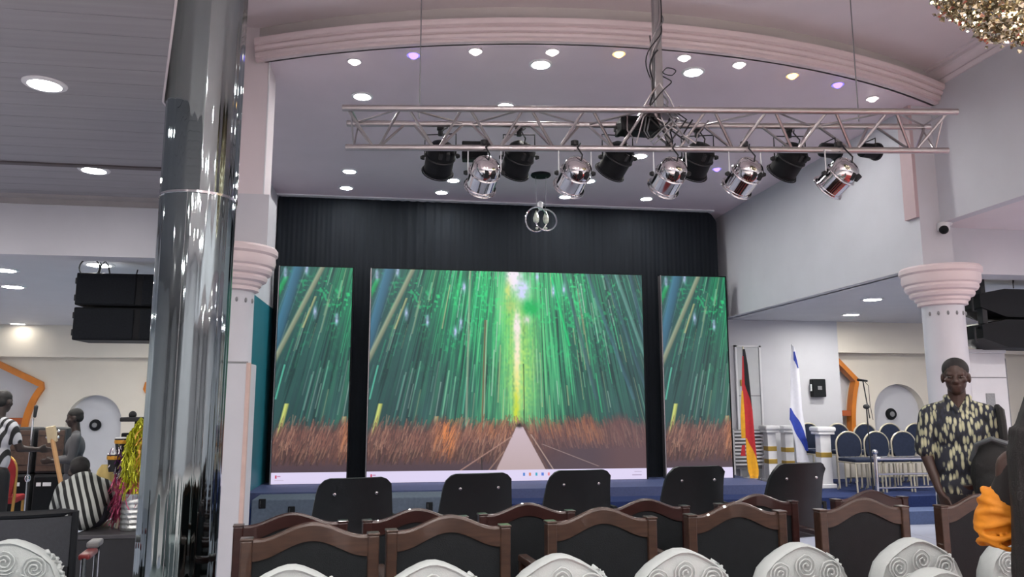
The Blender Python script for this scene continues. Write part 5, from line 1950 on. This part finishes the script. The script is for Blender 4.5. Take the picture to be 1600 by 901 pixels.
stuff(tinsel(1500, 1, plume, 0.075, 0.004).build('yellow_green_strands', mat('lime_tinsel', (186, 190, 50), 0.3, 0.4, var=0.3, scale=12), t))
stuff(tinsel(420, 2, lambda r_: (abs(plume(r_)[0]) * 0.9 + 0.01, plume(r_)[1], plume(r_)[2] * 0.9 + 0.02), 0.08, 0.004).build('amber_strands', mat('amber_tinsel', (206, 150, 70), 0.3, 0.4, var=0.3, scale=12), t))
stuff(tinsel(260, 9, lambda r_: (r_.uniform(-0.1, 0.1), r_.uniform(-0.1, 0.1), r_.uniform(0.02, 0.14)), 0.12, 0.004).build('pink_strands', mat('pink_tinsel', (176, 76, 112), 0.3, 0.4, var=0.3, scale=12), t))

# percussion stand dressed in tinsel
q = at_y(178, 828, 6.85)
t = thing('percussion_stand', 'percussion stand with small drums wrapped in pink and purple tinsel', 'percussion', (q.x, 7.0, TZ))
MB().cone((0, 0, 0), (0, 0, 0.70), 0.014, None, 8).build('post', GOLDF, t)
for k in range(3):
    a_ = R(120 * k + 30)
    MB().cone((0, 0, 0.14), (0.1 * math.cos(a_), 0.1 * math.sin(a_), 0), 0.01, None, 8).build('leg', GOLDF, t)
for i, (dx, dz, r_) in enumerate(((-0.03, 0.70, 0.06), (-0.08, 0.57, 0.06), (0.05, 0.72, 0.05))):
    d_ = MB().lathe([(r_ * 0.75, -0.12), (r_, 0.0), (r_ * 1.05, 0.005), (r_ * 1.05, 0.02), (r_ * 0.9, 0.024)], 20, (dx, 0, dz)).build('drum', BLACK, t, True)
    MB().lathe([(r_ * 1.0, 0.018), (r_ * 0.98, 0.03), (0.002, 0.034)], 20, (dx, 0, dz)).build('drum_head', WHITEP, d_, True)
    MB().lathe([(r_ * 1.05, -0.02), (r_ * 1.1, -0.005), (r_ * 1.06, 0.01)], 20, (dx, 0, dz)).build('hoop', mat('amber_hoop', (206, 150, 50), 0.4, 0.3), d_, True)
stuff(tinsel(620, 3, lambda r_: (r_.uniform(-0.06, 0.07), r_.uniform(-0.06, 0.06), r_.uniform(0.1, 0.44)), 0.11, 0.004).build('pink_tinsel', MATS['pink_tinsel'], t))
stuff(tinsel(420, 4, lambda r_: (r_.gauss(0.02, 0.05), r_.gauss(0, 0.04), r_.uniform(0.42, 0.66)), 0.06, 0.004).build('purple_tinsel', mat('purple_tinsel', (92, 44, 96), 0.3, 0.5, var=0.3, scale=12), t))
stuff(tinsel(160, 5, lambda r_: (r_.gauss(0.03, 0.06), r_.gauss(-0.03, 0.03), r_.uniform(0.46, 0.74)), 0.05, 0.004).build('silver_tinsel', mat('silver_tinsel', (206, 200, 206), 0.2, 0.8, var=0.2, scale=12), t))

# yellow cloth banner behind it
q = at_y(163, 730, 7.5)
t = thing('yellow_drape', 'pale yellow cloth draped over a short stand beside the drums', 'cloth', (q.x, 7.52, TZ))
mb = MB()
N = 24
vs = []
for i, (z, wd) in enumerate(((0.02, 0.13), (0.15, 0.12), (0.3, 0.085), (0.42, 0.06), (0.47, 0.03))):
    for k in range(N):
        a_ = 2 * math.pi * k / N
        r_ = wd * (1 + 0.15 * math.sin(5 * a_))
        vs.append((r_ * math.cos(a_), r_ * 0.7 * math.sin(a_), z))
mb.add(vs, [(i * N + k, i * N + (k + 1) % N, (i + 1) * N + (k + 1) % N, (i + 1) * N + k) for i in range(4) for k in range(N)])
mb.build('cloth', mat('pale_yellow_cloth', (206, 184, 116), 0.7, var=0.12, scale=12), t, True, 60)
MB().cone((0, 0, 0), (0, 0, 0.46), 0.012, None, 8).build('stick', GOLDF, t)
q = at_y(147, 750, 7.6)
t = thing('orange_bowl', 'orange curved shaker drum lying beside the yellow drape', 'instrument', (q.x, 7.55, TZ))
MB().lathe([(0.04, 0.0), (0.09, 0.05), (0.1, 0.1), (0.095, 0.11), (0.02, 0.112)], 24).build('shell', mat('amber_wood', (190, 120, 40), 0.45, var=0.2), t, True)
MB().tube([(0.1 * math.cos(x), 0.1 * math.sin(x), 0.105) for x in [2 * math.pi * i / 24 for i in range(24)]], 0.008, 6, True).build('rim', GOLD, t, True)

# black keyboard-style stand
q = at_y(212, 655, 7.4)
t = thing('music_stand', 'black flat topped stand rising behind the yellow green tinsel', 'stand', (q.x, 7.5, TZ))
hz = q.z - TZ
MB().bevbox(-0.13, 0.13, -0.12, 0.12, hz - 0.02, hz + 0.02, 0.01).build('top', BLACK, t)
MB().ball((-0.05, -0.03, hz + 0.04), (0.035, 0.03, 0.035)).build('knob', BLACK, t, True)
MB().bevbox(-0.03, 0.03, -0.03, 0.03, 0, hz - 0.02, 0.006).build('post', BLACK, t)
MB().bevbox(-0.12, 0.02, -0.08, -0.02, hz - 0.42, hz - 0.12, 0.008).build('panel', BLACKP, t)
MB().bevbox(-0.14, 0.14, -0.1, 0.1, 0, 0.02, 0.006).build('base', BLACK, t)

# amplifiers
BRG = mat('brown_grille', (74, 56, 48), 0.7, var=0.2, scale=30, bump=0.4, bscale=200)


def amp(px0, px1, ytop, ybot, y, label, badge):
    a_, b_ = at_y(px0, ytop, y), at_y(px1, ybot, y)
    t = thing('amplifier', label, 'amplifier', ((a_.x + b_.x) / 2, y + 0.18, b_.z), 0, 'amplifiers in the band corner')
    w, h = (b_.x - a_.x) / 2, a_.z - b_.z
    MB().bevbox(-w, w, -0.16, 0.16, 0, h, 0.03).build('case', BLACK, t, True)
    MB().bevbox(-w + 0.025, w - 0.025, -0.172, -0.15, 0.03, h - 0.03, 0.008).build('grille', BRG if not badge else BLACKP, t)
    if badge:
        MB().box(-w + 0.05, -w + 0.09, -0.178, -0.172, h * 0.75, h * 0.82).build('badge', WHITEP, t)
        MB().box(-w + 0.11, -w + 0.20, -0.178, -0.172, h * 0.75, h * 0.82).build('badge', WHITEP, t)
    return t


zfl = at_y(60, 803, 9.9)


def amp_stack(px0, px1, y, labels):
    a_, b_ = at_y(px0, 668, y), at_y(px1, 740, y)
    for i, (z0, z1) in enumerate(((b_.z, a_.z), (0, b_.z))):
        t = thing('amplifier', labels[i], 'amplifier', ((a_.x + b_.x) / 2, y + 0.18, z0), 0, 'amplifiers in the band corner')
        w, h = (b_.x - a_.x) / 2, z1 - z0
        MB().bevbox(-w, w, -0.16, 0.16, 0, h, 0.03).build('case', BLACK, t, True)
        g = MB().bevbox(-w + 0.022, w - 0.022, -0.172, -0.15, 0.03, h - 0.03, 0.008).build('grille', BRG if i == 0 else BLACKP, t)
        for k in range(3 if i == 0 else 0):
            MB().box(-w + 0.03, w - 0.03, -0.176, -0.17, 0.1 + 0.17 * k, 0.106 + 0.17 * k).build('grille_bar', BLACK, g)
        if i:
            MB().box(-w + 0.05, -w + 0.10, -0.178, -0.172, h * 0.80, h * 0.86).build('badge', WHITEP, t)
            MB().box(-w + 0.12, -w + 0.21, -0.178, -0.172, h * 0.80, h * 0.86).build('badge', WHITEP, t)


amp_stack(8, 47, 9.9, ['brown fronted amplifier at far left, upper of its stack', 'black amplifier at far left, lower of its stack'])
amp_stack(57, 98, 9.9, ['brown fronted amplifier beside the grey musician, upper of its stack', 'black amplifier with white badges beside the grey musician'])

q = at_y(52, 650, 9.0)
t = thing('microphone_stand', 'chrome microphone stand between the two amplifier stacks', 'microphone stand', (q.x, 9.0, 0))
MB().cone((0, 0, 0.03), (0.0, 0, q.z - 0.02), 0.01, None, 8).build('pole', CHROME, t, True)
MB().capsule((0.015, 0, q.z), (0.02, 0, q.z + 0.1), 0.016, 0.02).build('microphone', BLACK, t, True)
for k in range(3):
    a_ = R(120 * k - 90)
    MB().cone((0, 0, 0.14), (0.2 * math.cos(a_), 0.2 * math.sin(a_), 0.01), 0.012, None, 8).build('foot', CHROME, t)
MB().ball((0.0, 0, 0.72), (0.03, 0.03, 0.04)).build('clutch', CHROME, t, True)

# guitar leaning with pale neck
q0_, q1_ = at_y(82, 686, 8.3), at_y(98, 768, 8.1)
t = thing('electric_guitar', 'electric guitar with pale wooden neck leaning by the grey musician', 'guitar', (q1_.x, 8.1, 0))
d = Vector((q0_.x - q1_.x, 0.2, q0_.z - q1_.z))
nk = d.normalized()
base = Vector((0, 0, q1_.z))
MB().tube([base - nk * 0.05, base + d], 0.022, 8).build('neck', mat('maple', (176, 136, 92), 0.4, var=0.1), t, True)
MB().bevbox(-0.045, 0.045, -0.02, 0.02, -0.03, 0.13, 0.01).xform(Matrix.Translation(base + d) @ Matrix.Rotation(R(-12), 4, 'Y')).build('headstock', mat('pale_maple', (200, 184, 150), 0.4, var=0.1), t)
for k in range(4):
    MB().ball((d.x - 0.05 + 0.1 * (k % 2), d.y, base.z + d.z + 0.02 + 0.06 * (k // 2)), 0.014).build('tuner', CHROME, t, True)
bd = []
for k in range(28):
    a_ = 2 * math.pi * k / 28
    bd.append((0.16 * math.cos(a_) * (1 - 0.18 * math.cos(2 * a_)), 0.21 + 0.21 * math.sin(a_)))
MB().prism(bd, -0.022, 0.022).xform(Matrix.Translation((0.03, 0, 0.0))).build('body', mat('sunburst', (110, 60, 30), 0.3, var=0.25, scale=6), t)

# red chair with gold frame
q = at_y(6, 690, 9.5)
t = thing('red_chair', 'red upholstered chair with gold frame in the band corner', 'chair', (q.x, 9.5, 0), R(10))
prof = [(0.2 * math.cos(math.pi * k / 16), 0.72 + 0.24 * math.sin(math.pi * k / 16) ** 0.7) for k in range(17)] + [(-0.17, 0.5), (0.17, 0.5)]
MB().prism(prof, -0.22, -0.18).build('backrest', RED, t)
MB().tube([(-0.18, -0.2, 0.02), (-0.2, -0.2, 0.5)] + [(-x, -0.2, z) for x, z in prof[:17]] + [(0.2, -0.2, 0.5), (0.18, -0.2, 0.02)], 0.016, 8).build('back_frame', mat('brass_frame', (206, 160, 90), 0.3, 0.6), t, True)
MB().bevbox(-0.21, 0.21, -0.2, 0.22, 0.42, 0.49, 0.02).build('seat', RED, t, True)
for s in (-1, 1):
    MB().cone((s * 0.19, 0.2, 0.42), (s * 0.2, 0.22, 0), 0.016, None, 8).build('leg', MATS['brass_frame'], t)
    MB().cone((s * 0.18, -0.2, 0.04), (s * 0.19, -0.24, 0), 0.016, None, 8).build('leg', MATS['brass_frame'], t)

# black mesh chair with red brown arm in the left foreground
q = at_y(28, 803, 4.4)
t = thing('mesh_chair', 'black mesh back armchair with red brown arm at lower left', 'chair', (q.x - 0.02, 4.4, 0), R(8))
zt = q.z
MESH = mat('black_mesh', (44, 48, 54), 0.6, var=0.1, scale=60, bump=0.3, bscale=500)
mb = MB()
N = 16
vs = []
for side in (0, 1):
    for i in range(9):
        u = i / 8
        for k in range(N + 1):
            s = -1 + 2 * k / N
            vs.append((s * (0.27 - 0.02 * (1 - u)), 0.07 * s * s - 0.05 * u + 0.02 * side, 0.46 + (zt - 0.02 - 0.46) * u))
M_ = 9 * (N + 1)
fs = []
for side in (0, 1):
    for i in range(8):
        for k in range(N):
            a_ = side * M_ + i * (N + 1) + k
            fs.append((a_, a_ + 1, a_ + N + 2, a_ + N + 1))
mb.add(vs, fs).build('mesh_back', MESH, t, True, 70)
fr = [(s * 0.272, 0.07 - 0.0 + 0.01, 0.44) for s in (-1,)] + [(s * 0.275, 0.07 * s * s - 0.05 + 0.01, zt) for s in [-1 + 2 * k / 12 for k in range(13)]] + [(0.272, 0.08, 0.44)]
MB().tube(fr, 0.02, 8).build('back_frame', BLACKP, t, True)
MB().box(-0.26, 0.26, 0.03, 0.05, 0.62, 0.66).build('lumbar_bar', BLACKP, t)
MB().bevbox(-0.26, 0.26, 0.08, 0.55, 0.40, 0.48, 0.03).build('seat', BLACK, t, True)
for s in (-1, 1):
    MB().bevbox(s * 0.31 - 0.03, s * 0.31 + 0.03, 0.14, 0.34, 0.67, 0.70, 0.01).build('arm', mat('redbrown_arm', (112, 40, 42), 0.35), t)
    MB().bevbox(s * 0.31 - 0.032, s * 0.31 + 0.032, 0.33, 0.46, 0.70, 0.735, 0.01).build('arm_pad', mat('grey_pad', (110, 112, 114), 0.4), t)
    MB().tube([(s * 0.31, 0.15, 0.0), (s * 0.31, 0.15, 0.68)], 0.014, 8).build('leg', CHROME, t, True)
    MB().tube([(s * 0.31, 0.46, 0.0), (s * 0.31, 0.46, 0.71)], 0.014, 8).build('leg', CHROME, t, True)
    MB().tube([(s * 0.31, 0.15, 0.42), (s * 0.31, 0.46, 0.42)], 0.012, 8).build('side_bar', CHROME, t, True)
